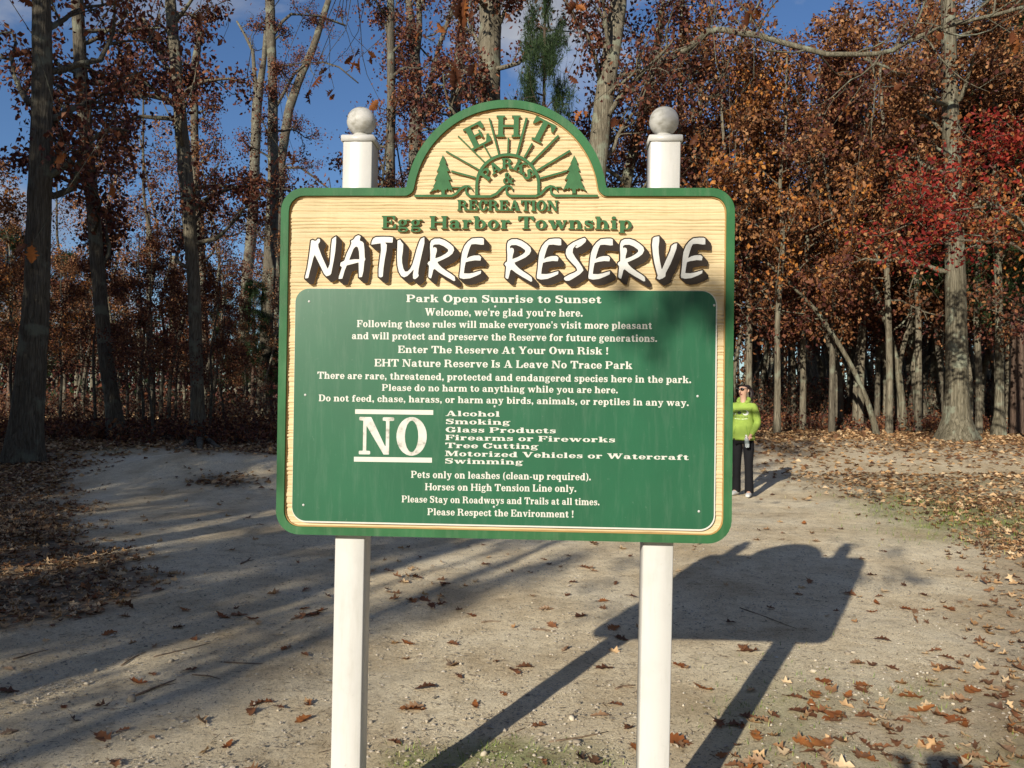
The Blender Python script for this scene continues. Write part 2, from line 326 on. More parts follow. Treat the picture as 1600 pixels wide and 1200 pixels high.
FONT = {
 'A': G(1.02, ('p', [(0.12, 0), (0.40, 1), (0.60, 1), (0.93, 0), (0.68, 0), (0.44, 0.80), (0.22, 0)]), B(0.26, 0.25, 0.70, 0.35), B(0, 0, 0.34, HT), B(0.56, 0, 1.02, HT)),
 'C': G(0.86, bowl(0.02, 0.86, -OV, 1+OV, 0.24, HT), ('-b', 0.62, 0.36, 1.0, 0.66), B(0.74, 0.64, 0.83, 1.0), B(0.76, 0.2, 0.84, 0.37)),
 'D': G(0.92, stem(0.08, 0, 1, True, 'b', 0.08), ('half', 0.10, 0.92, 0, 1, 0.24, HT)),
 'E': G(0.84, stem(0.08, 0, 1, False, None), B(0, 0, 0.8, HT), B(0, 1-HT, 0.78, 1), B(0.2, 0.46, 0.56, 0.46+HT), B(0.52, 0.33, 0.60, 0.68), ('p', [(0.78, 1), (0.68, 1), (0.6, 0.9), (0.69, 0.66), (0.78, 0.66)]), ('p', [(0.84, 0.36), (0.75, 0.36), (0.62, 0.1), (0.7, 0), (0.82, 0)])),
 'F': G(0.78, stem(0.08, 0, 1, True, None, 0.08), B(0, 1-HT, 0.76, 1), B(0.2, 0.45, 0.56, 0.45+HT), B(0.52, 0.30, 0.60, 0.68), ('p', [(0.77, 1), (0.68, 1), (0.6, 0.9), (0.69, 0.64), (0.77, 0.64)])),
 'G': G(0.95, bowl(0.02, 0.86, -OV, 1+OV, 0.24, HT), ('-b', 0.60, 0.40, 1.0, 0.66), B(0.74, 0.64, 0.83, 1.0), B(0.64, 0.02, 0.85, 0.42), B(0.52, 0.36, 0.95, 0.46)),
 'H': G(1.04, stem(0.08, 0, 1, True, 'b', 0.08), stem(0.745, 0, 1, True, 'b', 0.08), B(0.2, 0.45, 0.85, 0.56)),
 'I': G(0.40, stem(0.09, 0, 1, True, 'b', 0.09)),
 'K': G(1.0, stem(0.08, 0, 1, True, 'b', 0.08), ('p', [(0.28, 0.30), (0.28, 0.45), (0.68, 0.97), (0.80, 0.97)]), ('p', [(0.40, 0.56), (0.56, 0.70), (0.93, 0.03), (0.66, 0.03)]), B(0.58, 0.9, 0.95, 1.0), B(0.56, 0, 1.0, HT)),
 'L': G(0.80, stem(0.08, 0, 1, False, 'b', 0.08), B(0, 0, 0.78, HT), ('p', [(0.80, 0.40), (0.70, 0.40), (0.58, 0.08), (0.7, 0), (0.79, 0)])),
 'M': G(1.22, B(0.12, 0, 0.21, 1), stem(0.90, 0, 1, True, None, 0.08), B(0, 0, 0.34, HT), B(0, 1-HT, 0.3, 1), B(0.9, 1-HT, 1.22, 1), ('p', [(0.13, 1), (0.38, 1), (0.66, 0.33), (0.56, 0.0), (0.50, 0.0)]), ('p', [(0.50, 0.02), (0.60, 0.02), (0.96, 0.98), (0.86, 0.98)])),
 'N': G(1.04, B(0.12, 0, 0.22, 1), B(0, 0, 0.34, HT), B(0, 1-HT, 0.30, 1), B(0.80, 0, 0.90, 1), B(0.70, 1-HT, 1.04, 1), ('p', [(0.10, 1), (0.36, 1), (0.90, 0.0), (0.74, 0.0), (0.12, 0.92)])),
 'O': G(0.94, bowl(0.02, 0.92, -OV, 1+OV, 0.25, HT)),
 'P': G(0.86, stem(0.08, 0, 1, True, 'b', 0.08), ('half', 0.12, 0.84, 0.42, 1, 0.22, HT)),
 'R': G(0.98, stem(0.08, 0, 1, True, 'b', 0.08), ('half', 0.12, 0.82, 0.46, 1, 0.22, HT), ('p', [(0.40, 0.50), (0.62, 0.53), (0.84, 0.30), (0.88, 0.02), (0.64, 0.02), (0.62, 0.32), (0.5, 0.46)]), B(0.66, 0, 0.98, HT)),
 'S': G(0.76, ('w', [(0.66, 0.70), (0.60, 0.90), (0.36, 0.955), (0.14, 0.86), (0.13, 0.68), (0.34, 0.57), (0.56, 0.45), (0.62, 0.26), (0.52, 0.08), (0.30, 0.04), (0.12, 0.14), (0.08, 0.32)], [.08, .1, .1, .18, .20, .23, .23, .20, .14, .10, .10, .08]), B(0.62, 0.66, 0.70, 1), B(0.04, 0, 0.12, 0.36)),
 'T': G(0.90, stem(0.345, 0, 1, True, None, 0.10), B(0.03, 1-HT, 0.87, 1), ('p', [(0.0, 1), (0.10, 1), (0.24, 0.92), (0.08, 0.66), (0, 0.66)]), ('p', [(0.90, 1), (0.80, 1), (0.66, 0.92), (0.82, 0.66), (0.90, 0.66)])),
 'V': G(0.98, ('p', [(0.08, 0.97), (0.34, 0.97), (0.55, 0.28), (0.76, 0.97), (0.88, 0.97), (0.58, 0), (0.40, 0)]), B(0, 1-HT, 0.42, 1), B(0.66, 1-HT, 0.98, 1)),
 'W': G(1.40, ('p', [(0.08, 0.97), (0.33, 0.97), (0.47, 0.34), (0.62, 0.97), (0.86, 0.97), (1.02, 0.34), (1.20, 0.97), (1.31, 0.97), (1.04, 0), (0.90, 0), (0.70, 0.62), (0.50, 0), (0.36, 0)]), B(0, 1-HT, 0.40, 1), B(0.55, 1-HT, 0.94, 1), B(1.08, 1-HT, 1.40, 1)),
 'Y': G(0.96, stem(0.38, 0, 0.46, True, None, 0.09), ('p', [(0.06, 0.97), (0.32, 0.97), (0.52, 0.58), (0.72, 0.97), (0.86, 0.97), (0.59, 0.40), (0.38, 0.40)]), B(0, 1-HT, 0.40, 1), B(0.62, 1-HT, 0.96, 1)),
 'a': G(0.70, ('w', [(0.12, 0.50), (0.16, 0.60), (0.32, 0.655), (0.45, 0.60), (0.475, 0.48)], [.14, .12, .10, .16, .19]), B(0.37, 0.06, 0.585, 0.5), bowl(0.02, 0.56, -0.015, 0.42, 0.19, 0.085), ('w', [(0.48, 0.1), (0.54, 0.04), (0.66, 0.05)], [.12, .09, .09])),
 'b': G(0.74, stem(0.08, 0.0, 1, False, 'l'), bowl(0.10, 0.72, -OV, XH+OV, 0.20, HT)),
 'c': G(0.60, bowl(0.02, 0.66, -OV, XH+OV, 0.21, HT), ('-b', 0.40, 0.26, 0.8, 0.44), ('-b', 0.60, 0.0, 0.8, 1.0), ('e', 0.49, 0.49, 0.10, 0.10)),
 'd': G(0.78, B(0.46, 0.0, 0.46+ST, 1), B(0.38, 1-HT, 0.6, 1), B(0.5, 0, 0.76, HT), bowl(0.02, 0.64, -OV, XH+OV, 0.20, HT)),
 'e': G(0.64, bowl(0.02, 0.64, -OV, XH+OV, 0.20, HT), ('-b', 0.40, 0.20, 0.8, 0.30), B(0.15, 0.30, 0.62, 0.39)),
 'f': G(0.50, stem(0.10, 0, 0.78, True, None), B(0.0, XH-HT, 0.44, XH), ('w', [(0.21, 0.74), (0.26, 0.90), (0.40, 0.95), (0.46, 0.86)], [.21, .16, .10, .14])),
 'g': G(0.68, bowl(0.04, 0.56, 0.22, XH+OV, 0.18, 0.085), ('w', [(0.48, 0.62), (0.58, 0.68), (0.66, 0.66)], [.08, .09, .11]), ('w', [(0.16, 0.26), (0.09, 0.17), (0.15, 0.08), (0.48, 0.05), (0.58, -0.06), (0.50, -0.20), (0.28, -0.24), (0.08, -0.17), (0.10, -0.03), (0.22, 0.04)], [.08, .10, .14, .14, .14, .10, .08, .11, .09, .09])),
 'h': G(0.80, stem(0.08, 0, 1, True, 'l'), stem(0.50, 0, 0.46, True, None), arch(0.20, 0.715)),
 'i': G(0.40, stem(0.09, 0, XH, True, 'l'), ('e', 0.19, 0.90, 0.125, 0.115)),
 'k': G(0.80, stem(0.08, 0, 1, True, 'l'), ('p', [(0.28, 0.24), (0.28, 0.36), (0.52, 0.66), (0.66, 0.66)]), ('p', [(0.38, 0.42), (0.50, 0.50), (0.76, 0.04), (0.52, 0.04)]), B(0.44, XH-HT, 0.74, XH), B(0.44, 0, 0.80, HT)),
 'l': G(0.40, stem(0.09, 0, 1, True, 'l')),
 'm': G(1.20, stem(0.08, 0, XH, True, 'l'), stem(0.49, 0, 0.46, True, None, .06), stem(0.90, 0, 0.46, True, None), arch(0.20, 0.705), arch(0.61, 1.115)),
 'n': G(0.80, stem(0.08, 0, XH, True, 'l'), stem(0.50, 0, 0.46, True, None), arch(0.20, 0.715)),
 'o': G(0.68, bowl(0.02, 0.66, -OV, XH+OV, 0.205, HT)),
 'p': G(0.76, stem(0.08, -0.28, XH, True, 'l'), bowl(0.12, 0.74, -OV, XH+OV, 0.20, HT)),
 'q': G(0.76, stem(0.46, -0.28, XH, True, None), bowl(0.02, 0.64, -OV, XH+OV, 0.20, HT)),
 'r': G(0.58, stem(0.08, 0, XH, True, 'l'), ('w', [(0.26, 0.46), (0.34, 0.62), (0.46, 0.65)], [.08, .11, .12]), ('e', 0.47, 0.57, 0.10, 0.105)),
 's': G(0.58, ('w', [(0.47, 0.52), (0.42, 0.62), (0.26, 0.665), (0.12, 0.59), (0.14, 0.46), (0.30, 0.385), (0.45, 0.30), (0.45, 0.13), (0.30, 0.04), (0.14, 0.06), (0.08, 0.20)], [.07, .09, .09, .15, .17, .18, .18, .15, .09, .09, .07]), B(0.45, 0.46, 0.52, XH), B(0.04, 0, 0.11, 0.25)),
 't': G(0.52, B(0.12, 0.10, 0.12+ST, 0.86), B(0.0, XH-HT, 0.46, XH), ('w', [(0.225, 0.14), (0.30, 0.045), (0.42, 0.05), (0.48, 0.16)], [.20, .13, .10, .07])),
 'u': G(0.80, B(0.08, 0.2, 0.08+ST, XH), B(0.0, XH-HT, 0.28, XH), B(0.50, 0.0, 0.50+ST, XH), B(0.42, XH-HT, 0.7, XH), B(0.55, 0, 0.80, HT), ('ucup', 0.08, 0.62)),
 'v': G(0.74, ('p', [(0.06, 0.66), (0.30, 0.66), (0.42, 0.22), (0.56, 0.66), (0.68, 0.66), (0.45, 0), (0.30, 0)]), B(0, XH-HT, 0.36, XH), B(0.46, XH-HT, 0.74, XH)),
 'w': G(1.08, ('p', [(0.06, 0.66), (0.29, 0.66), (0.39, 0.24), (0.50, 0.66), (0.69, 0.66), (0.80, 0.24), (0.92, 0.66), (1.02, 0.66), (0.82, 0), (0.68, 0), (0.54, 0.44), (0.41, 0), (0.27, 0)]), B(0, XH-HT, 0.34, XH), B(0.42, XH-HT, 0.72, XH), B(0.82, XH-HT, 1.08, XH)),
 'y': G(0.74, ('p', [(0.06, 0.66), (0.30, 0.66), (0.42, 0.22), (0.56, 0.66), (0.68, 0.66), (0.40, -0.2), (0.26, -0.2), (0.34, 0.06)]), B(0, XH-HT, 0.36, XH), B(0.46, XH-HT, 0.74, XH), ('w', [(0.35, -0.12), (0.24, -0.24), (0.12, -0.2)], [.10, .10, .14])),
 'z': G(0.62, B(0.04, 0, 0.56, HT), B(0.06, XH-HT, 0.56, XH), ('p', [(0.04, 0.04), (0.32, 0.66), (0.58, 0.66), (0.28, 0.04)]), B(0.06, 0.48, 0.13, XH), B(0.50, 0, 0.58, 0.24)),
 '&': G(1.0, bowl(0.16, 0.62, 0.50, 1.02, 0.16, 0.09), bowl(0.02, 0.66, -0.02, 0.58, 0.19, 0.09), ('p', [(0.28, 0.56), (0.46, 0.64), (0.95, 0.04), (0.70, 0.0)]), ('w', [(0.60, 0.12), (0.80, 0.32), (0.86, 0.48)], [.08, .08, .08]), B(0.70, 0.44, 0.99, 0.52), B(0.74, 0, 1.0, 0.08)),
 '.': G(0.30, ('e', 0.14, 0.115, 0.125, 0.125)),
 ',': G(0.30, ('e', 0.14, 0.115, 0.12, 0.12), ('p', [(0.16, 0.06), (0.26, 0.10), (0.20, -0.12), (0.06, -0.20)])),
 "'": G(0.26, ('p', [(0.04, 1.0), (0.22, 1.0), (0.17, 0.66), (0.09, 0.66)])),
 '!': G(0.34, ('p', [(0.04, 1.0), (0.28, 1.0), (0.20, 0.32), (0.12, 0.32)]), ('e', 0.16, 0.115, 0.12, 0.12)),
 '(': G(0.40, ('w', [(0.34, 1.02), (0.16, 0.78), (0.12, 0.42), (0.16, 0.06), (0.34, -0.18)], [.05, .14, .17, .14, .05])),
 ')': G(0.40, ('w', [(0.06, 1.02), (0.24, 0.78), (0.28, 0.42), (0.24, 0.06), (0.06, -0.18)], [.05, .14, .17, .14, .05])),
 '-': G(0.42, B(0.04, 0.26, 0.38, 0.39)),
 ' ': G(0.36),
}
_gc = {}
def glyph(ch, step=0.03, dil=0.0, tol=0.006):
    key = (ch, step, dil)
    if key in _gc: return _gc[key]
    w, prims = FONT[ch]
    if not prims: _gc[key] = (w, None); return _gc[key]
    xs = np.arange(-0.13, w + 0.16, step); ys = np.arange(-0.40, 1.16, step); X, Y = np.meshgrid(xs, ys); D = np.full(X.shape, 9.0)
    subs = []
    for p in prims:
        k = p[0]
        if k == 'b': D = np.minimum(D, sd_box(X, Y, *p[1:], r=0.012))
        elif k == '-b': D = np.maximum(D, -sd_box(X, Y, *p[1:]))
        elif k == 'p': D = np.minimum(D, sd_poly(X, Y, p[1]))
        elif k == 'w': D = np.minimum(D, sd_path(X, Y, p[1], p[2]))
        elif k == 'e': D = np.minimum(D, sd_ell(X, Y, *p[1:]))
        elif k == 'ring':
            x0, y0, x1, y1, sx, sy, _ = p[1:]; cx, cy, rx, ry = (x0+x1)/2, (y0+y1)/2, (x1-x0)/2, (y1-y0)/2
            D = np.minimum(D, np.maximum(sd_ell(X, Y, cx, cy, rx, ry), -sd_ell(X, Y, cx, cy, rx - sx, ry - sy)))
        elif k == 'half':
            x0, x1, y0, y1, sx, sy = p[1:]; cy, ry = (y0+y1)/2, (y1-y0)/2; cx = x0 + (x1-x0)*0.42; rx = x1 - cx
            outer = np.where(X < cx, np.abs(Y - cy) - ry, sd_ell(X, Y, cx, cy, rx, ry)); inner = np.where(X < cx, np.abs(Y - cy) - (ry - sy), sd_ell(X, Y, cx, cy, max(rx - sx, 0.04), ry - sy))
            D = np.minimum(D, np.maximum(np.maximum(outer, -inner), x0 - X))
        elif k == 'arch':
            xa, xb, top, sp = p[1:]; cx = (xa + xb)/2
            o = sd_ell(X, Y, cx, sp, (xb - xa)/2, top - sp); ix0, ix1 = xa + 0.09, xb - ST
            i = sd_ell(X, Y, (ix0+ix1)/2, sp, (ix1-ix0)/2, top - sp - 0.12)
            D = np.minimum(D, np.maximum(np.maximum(o, -i), sp - Y))
        elif k == 'ucup':
            x0, x1 = p[1:]; cx = (x0+x1)/2
            o = sd_ell(X, Y, cx, 0.26, (x1-x0)/2, 0.275); i = sd_ell(X, Y, (x0+ST+x1-0.1)/2, 0.26, (x1-0.1-x0-ST)/2, 0.16)
            D = np.minimum(D, np.maximum(np.maximum(o, -i), Y - 0.26))
    lp = contours(D, xs, ys, dil, tol)
    _gc[key] = (w, tri_groups(group_loops(lp))); return _gc[key]
TRACK = 0.055
def text_layout(s):
    x = 0; out = []
    for ch in s: out.append((ch, x)); x += FONT[ch][0] + (TRACK if ch != ' ' else 0)
    return out, x - TRACK
def slab(mb, V2, T, R, place, y0, y1, m=0, side_m=None, back=False):
    """extrude a flat shape; place maps (n,2)->(u,z) arrays; y0 front (towards viewer), y1 back"""
    U = place(V2); n = len(U)
    Vf = np.stack([U[:, 0], np.full(n, y0), U[:, 1]], 1)
    mb.add(Vf, T, m)
    if y1 is not None and y1 > y0:
        Vb = Vf.copy(); Vb[:, 1] = y1; q = []
        for r in R: a = r; b = np.roll(r, -1); q.append(np.stack([b, a, a + n, b + n], 1))
        mb.add(np.concatenate([Vf, Vb]), np.concatenate(q), m if side_m is None else side_m)
        if back: mb.add(Vb, T[:, ::-1], m if side_m is None else side_m)
# ------------------------------------------------------------------ ground
def litter_mask(x, y):
    """0 bare sand .. 1 closed leaf cover"""
    P = np.stack([x, y, gz(x, y)], -1); px, py = to_px(P)
    n = 45*wob(x*2.2, y*2.2) + 25*wob(x*6, y*6 + 2)
    py_ = py + n*0.6; px_ = px + n
    # woodland floor: beyond the sand; its near edge runs across the picture
    edge = np.interp(px_, [-400, 0, 60, 230, 430, 800, 1150, 1200, 1400, 1600, 2000], [745, 745, 722, 700, 712, 700, 700, 688, 692, 694, 700])
    m = sstep(10, -14, py + 0.10*n - edge)
    # drift on the left edge
    m = np.maximum(m, sstep(75, -70, px_ - np.interp(py, [700, 740, 830, 900, 960, 985, 1000], [120, 110, 120, 255, 150, 20, -150]) + 20*wob(x*9, y*9))*(py > 700)*0.72)
    # leafy verge on the right
    e2 = np.interp(px_, [1150, 1250, 1400, 1500, 1600, 1800], [735, 760, 800, 850, 905, 950])
    m = np.maximum(m, 0.66*sstep(25, -45, py_ - e2)*sstep(1150, 1230, px_)*(0.75 + 0.25*wob(x*1.5, y*1.5)))
    # the trodden pale strip between verge and wood
    m = m*(1 - 0.55*np.exp(-((py - 725 - (px - 1400)*0.02)/26)**2)*sstep(1180, 1260, px)*(py < 790))
    m = np.maximum(m, 0.42*sstep(1420, 1640, px_ + (py - 1000)*0.15)*sstep(800, 900, py))
    m = np.maximum(m, 0.30*sstep(1040, 1130, py_)*sstep(1080, 1230, px_))
    m = np.maximum(m, 0.85*np.exp(-((px - 350)/55)**2 - ((py - 752)/11)**2))
    m = np.maximum(m, 0.16*np.exp(-((px - 650)/110)**2 - ((py - 920)/35)**2))
    return np.clip(m, 0, 1)
def grass_mask(x, y):
    P = np.stack([x, y, gz(x, y)], -1); px, py = to_px(P)
    n = wob(x*4, y*4)
    m = 1.0*sstep(1150, 1190, py + 18*n)*sstep(560, 640, px)*(1 - sstep(930, 1010, px)) + 0.5*np.exp(-((px - 1230)/110)**2 - ((py - 1110)/60)**2)
    m = m + 0.5*np.exp(-((px - 1430)/60)**2 - ((py - 1090)/25)**2) + 1.1*np.exp(-((px - 1530)/130)**2 - ((py - 818)/28)**2) + 0.8*np.exp(-((px - 1420)/80)**2 - ((py - 790)/20)**2) + 0.4*np.exp(-((px - 1500)/200)**2 - ((py - 760)/20)**2)
    m = m + 0.5*np.exp(-((px - 150)/60)**2 - ((py - 700)/8)**2)
    m = m + 0.35*sstep(1130, 1190, py)*sstep(1050, 1150, px)
    return np.clip(m*(0.65 + 0.5*n), 0, 1)
def axis(lo, hi, d0, d1, far):
    """fine spacing between lo and hi, growing outwards to +-far"""
    a = list(np.arange(lo, hi, d0)); s = d0
    while a[-1] < far: s = min(s*1.16, 40); a.append(a[-1] + s)
    s = d0; b = [lo]
    while b[-1] > -far: s = min(s*1.16, 40); b.append(b[-1] - s)
    return np.array(b[:0:-1] + a)
gx = axis(-5.0, 6.5, 0.055, 0, 420); gy = axis(2.2, 12.0, 0.055, 0, 420)
GX, GY = np.meshgrid(gx, gy)
GZ = gz(GX, GY)
fine = 0.004*wob(GX*7, GY*7) + 0.0025*wob(GX*17, GY*15)
near = ((GX > -6) & (GX < 8) & (GY < 14) & (GY > 1))
GZ = GZ + np.where(near, fine, 0)
GM = litter_mask(GX, GY)*(GY > 0.5); GG = grass_mask(GX, GY)*(GY > 0.5)
nx, ny = len(gx), len(gy); ii = (np.arange(ny - 1)[:, None]*nx + np.arange(nx - 1)[None, :]).ravel()
ground_me = mesh_np('ground', np.stack([GX, GY, GZ], -1).reshape(-1, 3), np.stack([ii, ii + 1, ii + nx + 1, ii + nx], 1), True, attrs={'litter': GM.ravel(), 'grass': GG.ravel()})
m, nt, N, L, b = new_mat('sandy_ground')
t = N.new('ShaderNodeTexCoord'); at = N.new('ShaderNodeAttribute'); at.attribute_name = 'litter'; ag = N.new('ShaderNodeAttribute'); ag.attribute_name = 'grass'
def nz(scale, det=6, rough=0.6, dist=0):
    n = N.new('ShaderNodeTexNoise'); n.inputs['Scale'].default_value = scale; n.inputs['Detail'].default_value = det; n.inputs['Roughness'].default_value = rough; n.inputs['Distortion'].default_value = dist
    L.new(t.outputs['Object'], n.inputs['Vector']); return n
big = nz(0.9, 5); mid = nz(7, 7, 0.65); fin = nz(60, 6, 0.85); fin2 = nz(210, 3, 0.9)
sand = ramp(N, [(0.36, (0.70, 0.57, 0.375)), (0.50, (0.88, 0.755, 0.53)), (0.66, (0.96, 0.855, 0.635))]); L.new(big.outputs['Fac'], sand.inputs[0])
sp = ramp(N, [(0.37, (0.28, 0.25, 0.22)), (0.45, (0.90, 0.89, 0.87)), (0.60, (1.0, 1.0, 1.0)), (0.68, (1.18, 1.17, 1.14))]); L.new(fin.outputs['Fac'], sp.inputs[0])
sp2 = ramp(N, [(0.34, (0.74, 0.72, 0.7)), (0.46, (1, 1, 1)), (0.66, (1.12, 1.12, 1.1))]); L.new(fin2.outputs['Fac'], sp2.inputs[0])
md = ramp(N, [(0.35, (0.84, 0.82, 0.79)), (0.55, (1.04, 1.04, 1.04))]); L.new(mid.outputs['Fac'], md.inputs[0])
def mul(a, c):
    x = N.new('ShaderNodeMix'); x.data_type = 'RGBA'; x.blend_type = 'MULTIPLY'; x.inputs[0].default_value = 1; L.new(a, x.inputs[6]); L.new(c, x.inputs[7]); return x.outputs[2]
def mixc(f, a, c):
    x = N.new('ShaderNodeMix'); x.data_type = 'RGBA'; L.new(f, x.inputs[0]); L.new(a, x.inputs[6]); L.new(c, x.inputs[7]); return x.outputs[2]
sc = mul(mul(mul(sand.outputs[0], sp.outputs[0]), sp2.outputs[0]), md.outputs[0])
vo = N.new('ShaderNodeTexVoronoi'); vo.inputs['Scale'].default_value = 11; L.new(t.outputs['Object'], vo.inputs['Vector'])
lit = ramp(N, [(0.15, (0.045, 0.028, 0.018)), (0.4, (0.10, 0.055, 0.03)), (0.6, (0.19, 0.11, 0.06)), (0.85, (0.30, 0.20, 0.12))])
sepc = N.new('ShaderNodeSeparateColor'); L.new(vo.outputs['Color'], sepc.inputs[0]); L.new(sepc.outputs[0], lit.inputs[0])
lc = mul(lit.outputs[0], md.outputs[0])
mmf = N.new('ShaderNodeMath'); mmf.operation = 'MULTIPLY_ADD'; mmf.inputs[1].default_value = 1.15; L.new(at.outputs['Fac'], mmf.inputs[0])
mfm = N.new('ShaderNodeMath'); mfm.operation = 'MULTIPLY_ADD'; mfm.inputs[1].default_value = 0.9; mfm.inputs[2].default_value = -0.5; L.new(mid.outputs['Fac'], mfm.inputs[0]); L.new(mfm.outputs[0], mmf.inputs[2]); mmf.use_clamp = True
col1 = mixc(mmf.outputs[0], sc, lc)
gr = ramp(N, [(0.35, (0.20, 0.20, 0.07)), (0.6, (0.28, 0.33, 0.11))]); L.new(mid.outputs['Fac'], gr.inputs[0])
gm = N.new('ShaderNodeMath'); gm.operation = 'MULTIPLY'; gm.inputs[1].default_value = 0.8; L.new(ag.outputs['Fac'], gm.inputs[0])
col2 = mixc(gm.outputs[0], col1, gr.outputs[0])
L.new(col2, b.inputs['Base Color']); b.inputs['Roughness'].default_value = 0.95; b.inputs['Specular IOR Level'].default_value = 0.1
hv = N.new('ShaderNodeMath'); hv.operation = 'MULTIPLY_ADD'; hv.inputs[1].default_value = 0.5; L.new(fin2.outputs['Fac'], hv.inputs[0]); L.new(fin.outputs['Fac'], hv.inputs[2])
hv2 = N.new('ShaderNodeMath'); hv2.operation = 'MULTIPLY_ADD'; hv2.inputs[1].default_value = 2.2; L.new(mid.outputs['Fac'], hv2.inputs[0]); L.new(hv.outputs[0], hv2.inputs[2])
bp = N.new('ShaderNodeBump'); bp.inputs['Strength'].default_value = 1.0; bp.inputs['Distance'].default_value = 0.011; L.new(hv2.outputs[0], bp.inputs['Height']); L.new(bp.outputs[0], b.inputs['Normal'])
ground_me.materials.append(m)
tag(link('ground', ground_me), 'pale sandy clearing with leaf covered verges running back into the wood', kind='structure')

# ------------------------------------------------------------------ the wood
M_BARK_D = bark_mat('oak_bark_dark', (0.055, 0.046, 0.033), (0.125, 0.108, 0.080), (0.22, 0.195, 0.145), (0.22, 0.23, 0.17))
M_BARK_L = bark_mat('oak_bark_pale', (0.070, 0.060, 0.042), (0.175, 0.152, 0.108), (0.29, 0.258, 0.19), (0.24, 0.26, 0.19), 7)
M_BARK_W = bark_mat('smooth_pale_bark', (0.055, 0.048, 0.032), (0.150, 0.134, 0.092), (0.26, 0.235, 0.172), (0.25, 0.27, 0.20), 5)
M_PINEBARK = bark_mat('pine_bark', (0.08, 0.055, 0.04), (0.15, 0.10, 0.075), (0.22, 0.16, 0.12))
MAROON = leaf_mat('maroon_leaf', [(0.0, (0.055, 0.018, 0.016)), (0.4, (0.10, 0.030, 0.022)), (0.7, (0.17, 0.060, 0.030)), (1.0, (0.26, 0.11, 0.05))], 0.25)
RUST = leaf_mat('rust_leaf', [(0.0, (0.05, 0.019, 0.011)), (0.35, (0.13, 0.050, 0.021)), (0.65, (0.26, 0.108, 0.040)), (1.0, (0.46, 0.24, 0.105))], 0.3)
ORANGE = leaf_mat('orange_leaf', [(0.0, (0.24, 0.07, 0.02)), (0.5, (0.48, 0.17, 0.035)), (1.0, (0.60, 0.29, 0.07))], 0.35)
RED = leaf_mat('red_leaf', [(0.0, (0.09, 0.010, 0.010)), (0.5, (0.28, 0.024, 0.020)), (0.8, (0.38, 0.055, 0.028)), (1.0, (0.36, 0.13, 0.04))], 0.35)
YELLOW = leaf_mat('olive_leaf', [(0.0, (0.10, 0.10, 0.02)), (0.5, (0.20, 0.17, 0.035)), (1.0, (0.32, 0.22, 0.05))], 0.3)
NEEDLE = leaf_mat('pine_needle', [(0.0, (0.010, 0.024, 0.008)), (0.5, (0.022, 0.045, 0.014)), (1.0, (0.045, 0.075, 0.022))], 0.08)

def frames(rng, n, droop=0.5, flat=0.0):
    d = rng.normal(size=(n, 3)); d[:, 2] -= droop*1.6; d[:, 2] *= (1 - flat); d /= np.linalg.norm(d, axis=1)[:, None]
    q = rng.normal(size=(n, 3)); q[:, 2] += flat*3; s = np.cross(d, q); s /= np.linalg.norm(s, axis=1)[:, None] + 1e-9
    return d, s, np.cross(s, d)
def leaves(rng, C, size, droop=0.5, flat=0.0, tmpl='kite'):
    """returns V,F for one folded leaf per centre"""
    n = len(C); d, s, u = frames(rng, n, droop, flat); sz = size*(0.65 + 0.7*rng.random(n))
    if tmpl == 'kite':
        w = 0.26 + 0.14*rng.random(n); k = (0.10 + 0.25*rng.random(n))
        T = [(0*w, 0*w, 0*w), (-w, 0.5 + 0*w, k*0.5), (0*w, 1 + 0*w, -k*0.4), (w, 0.5 + 0*w, k*0.5)]
        F0 = np.array([(0, 3, 2), (0, 2, 1)])
    elif tmpl == 'lobed':
        w = 0.30 + 0.12*rng.random(n); k = 0.15 + 0.35*rng.random(n); o = 0*w
        T = [(o, o, o), (-w*0.5, 0.28 + o, k*0.3), (-w*0.28, 0.45 + o, k*0.1), (-w*1.05, 0.66 + o, k*0.7), (-w*0.3, 0.78 + o, o), (o, 1 + o, k*0.5), (w*0.3, 0.78 + o, o), (w*1.05, 0.66 + o, k*0.7), (w*0.28, 0.45 + o, k*0.1), (w*0.5, 0.28 + o, k*0.3), (o, 0.55 + o, -k*0.15)]
        F0 = np.array([(0, 10, 1), (1, 10, 2), (2, 10, 3), (3, 10, 4), (4, 10, 5), (5, 10, 6), (6, 10, 7), (7, 10, 8), (8, 10, 9), (9, 10, 0)])[:, ::-1]
    else:  # needle tuft: crossed thin blades
        w = 0.032 + 0*sz; o = 0*w; T = []; F0 = []
        for q in range(5):
            a, bb = rng.normal(size=2)*0.45
            T += [(-w, o, o), (w, o, o), (a + o, 1 + o, bb + o)]; F0.append((3*q, 3*q + 1, 3*q + 2))
        F0 = np.array(F0)
    K = len(T); T = np.array([[c*np.ones(n) for c in p] for p in T])  # K,3,n
    V = C[:, None, :] + sz[:, None, None]*(T[:, 0].T[..., None]*s[:, None, :] + T[:, 1].T[..., None]*d[:, None, :] + T[:, 2].T[..., None]*u[:, None, :])
    F = (np.arange(n)[:, None, None]*K + F0[None]).reshape(-1, 3)
    return V.reshape(-1, 3), F
def twigs(mb, rng, A, Bq, r):
    """thin three sided straight twigs from A to B"""
    n = len(A)
    if not n: return
    d = Bq - A; s = np.cross(d, rng.normal(size=(n, 3))); s /= np.linalg.norm(s, axis=1)[:, None] + 1e-9; t = np.cross(d/(np.linalg.norm(d, axis=1)[:, None] + 1e-9), s)
    V = []
    for P, k in ((A, 1.0), (Bq, 0.35)):
        for a in (0, 2.094, 4.189): V.append(P + r*k*(math.cos(a)*s + math.sin(a)*t))
    V = np.stack(V, 1).reshape(-1, 3); f = np.array([(0, 1, 4, 3), (1, 2, 5, 4), (2, 0, 3, 5)])
    mb.add(V, [(np.arange(n)[:, None, None]*6 + f[None]).reshape(-1, 4)])
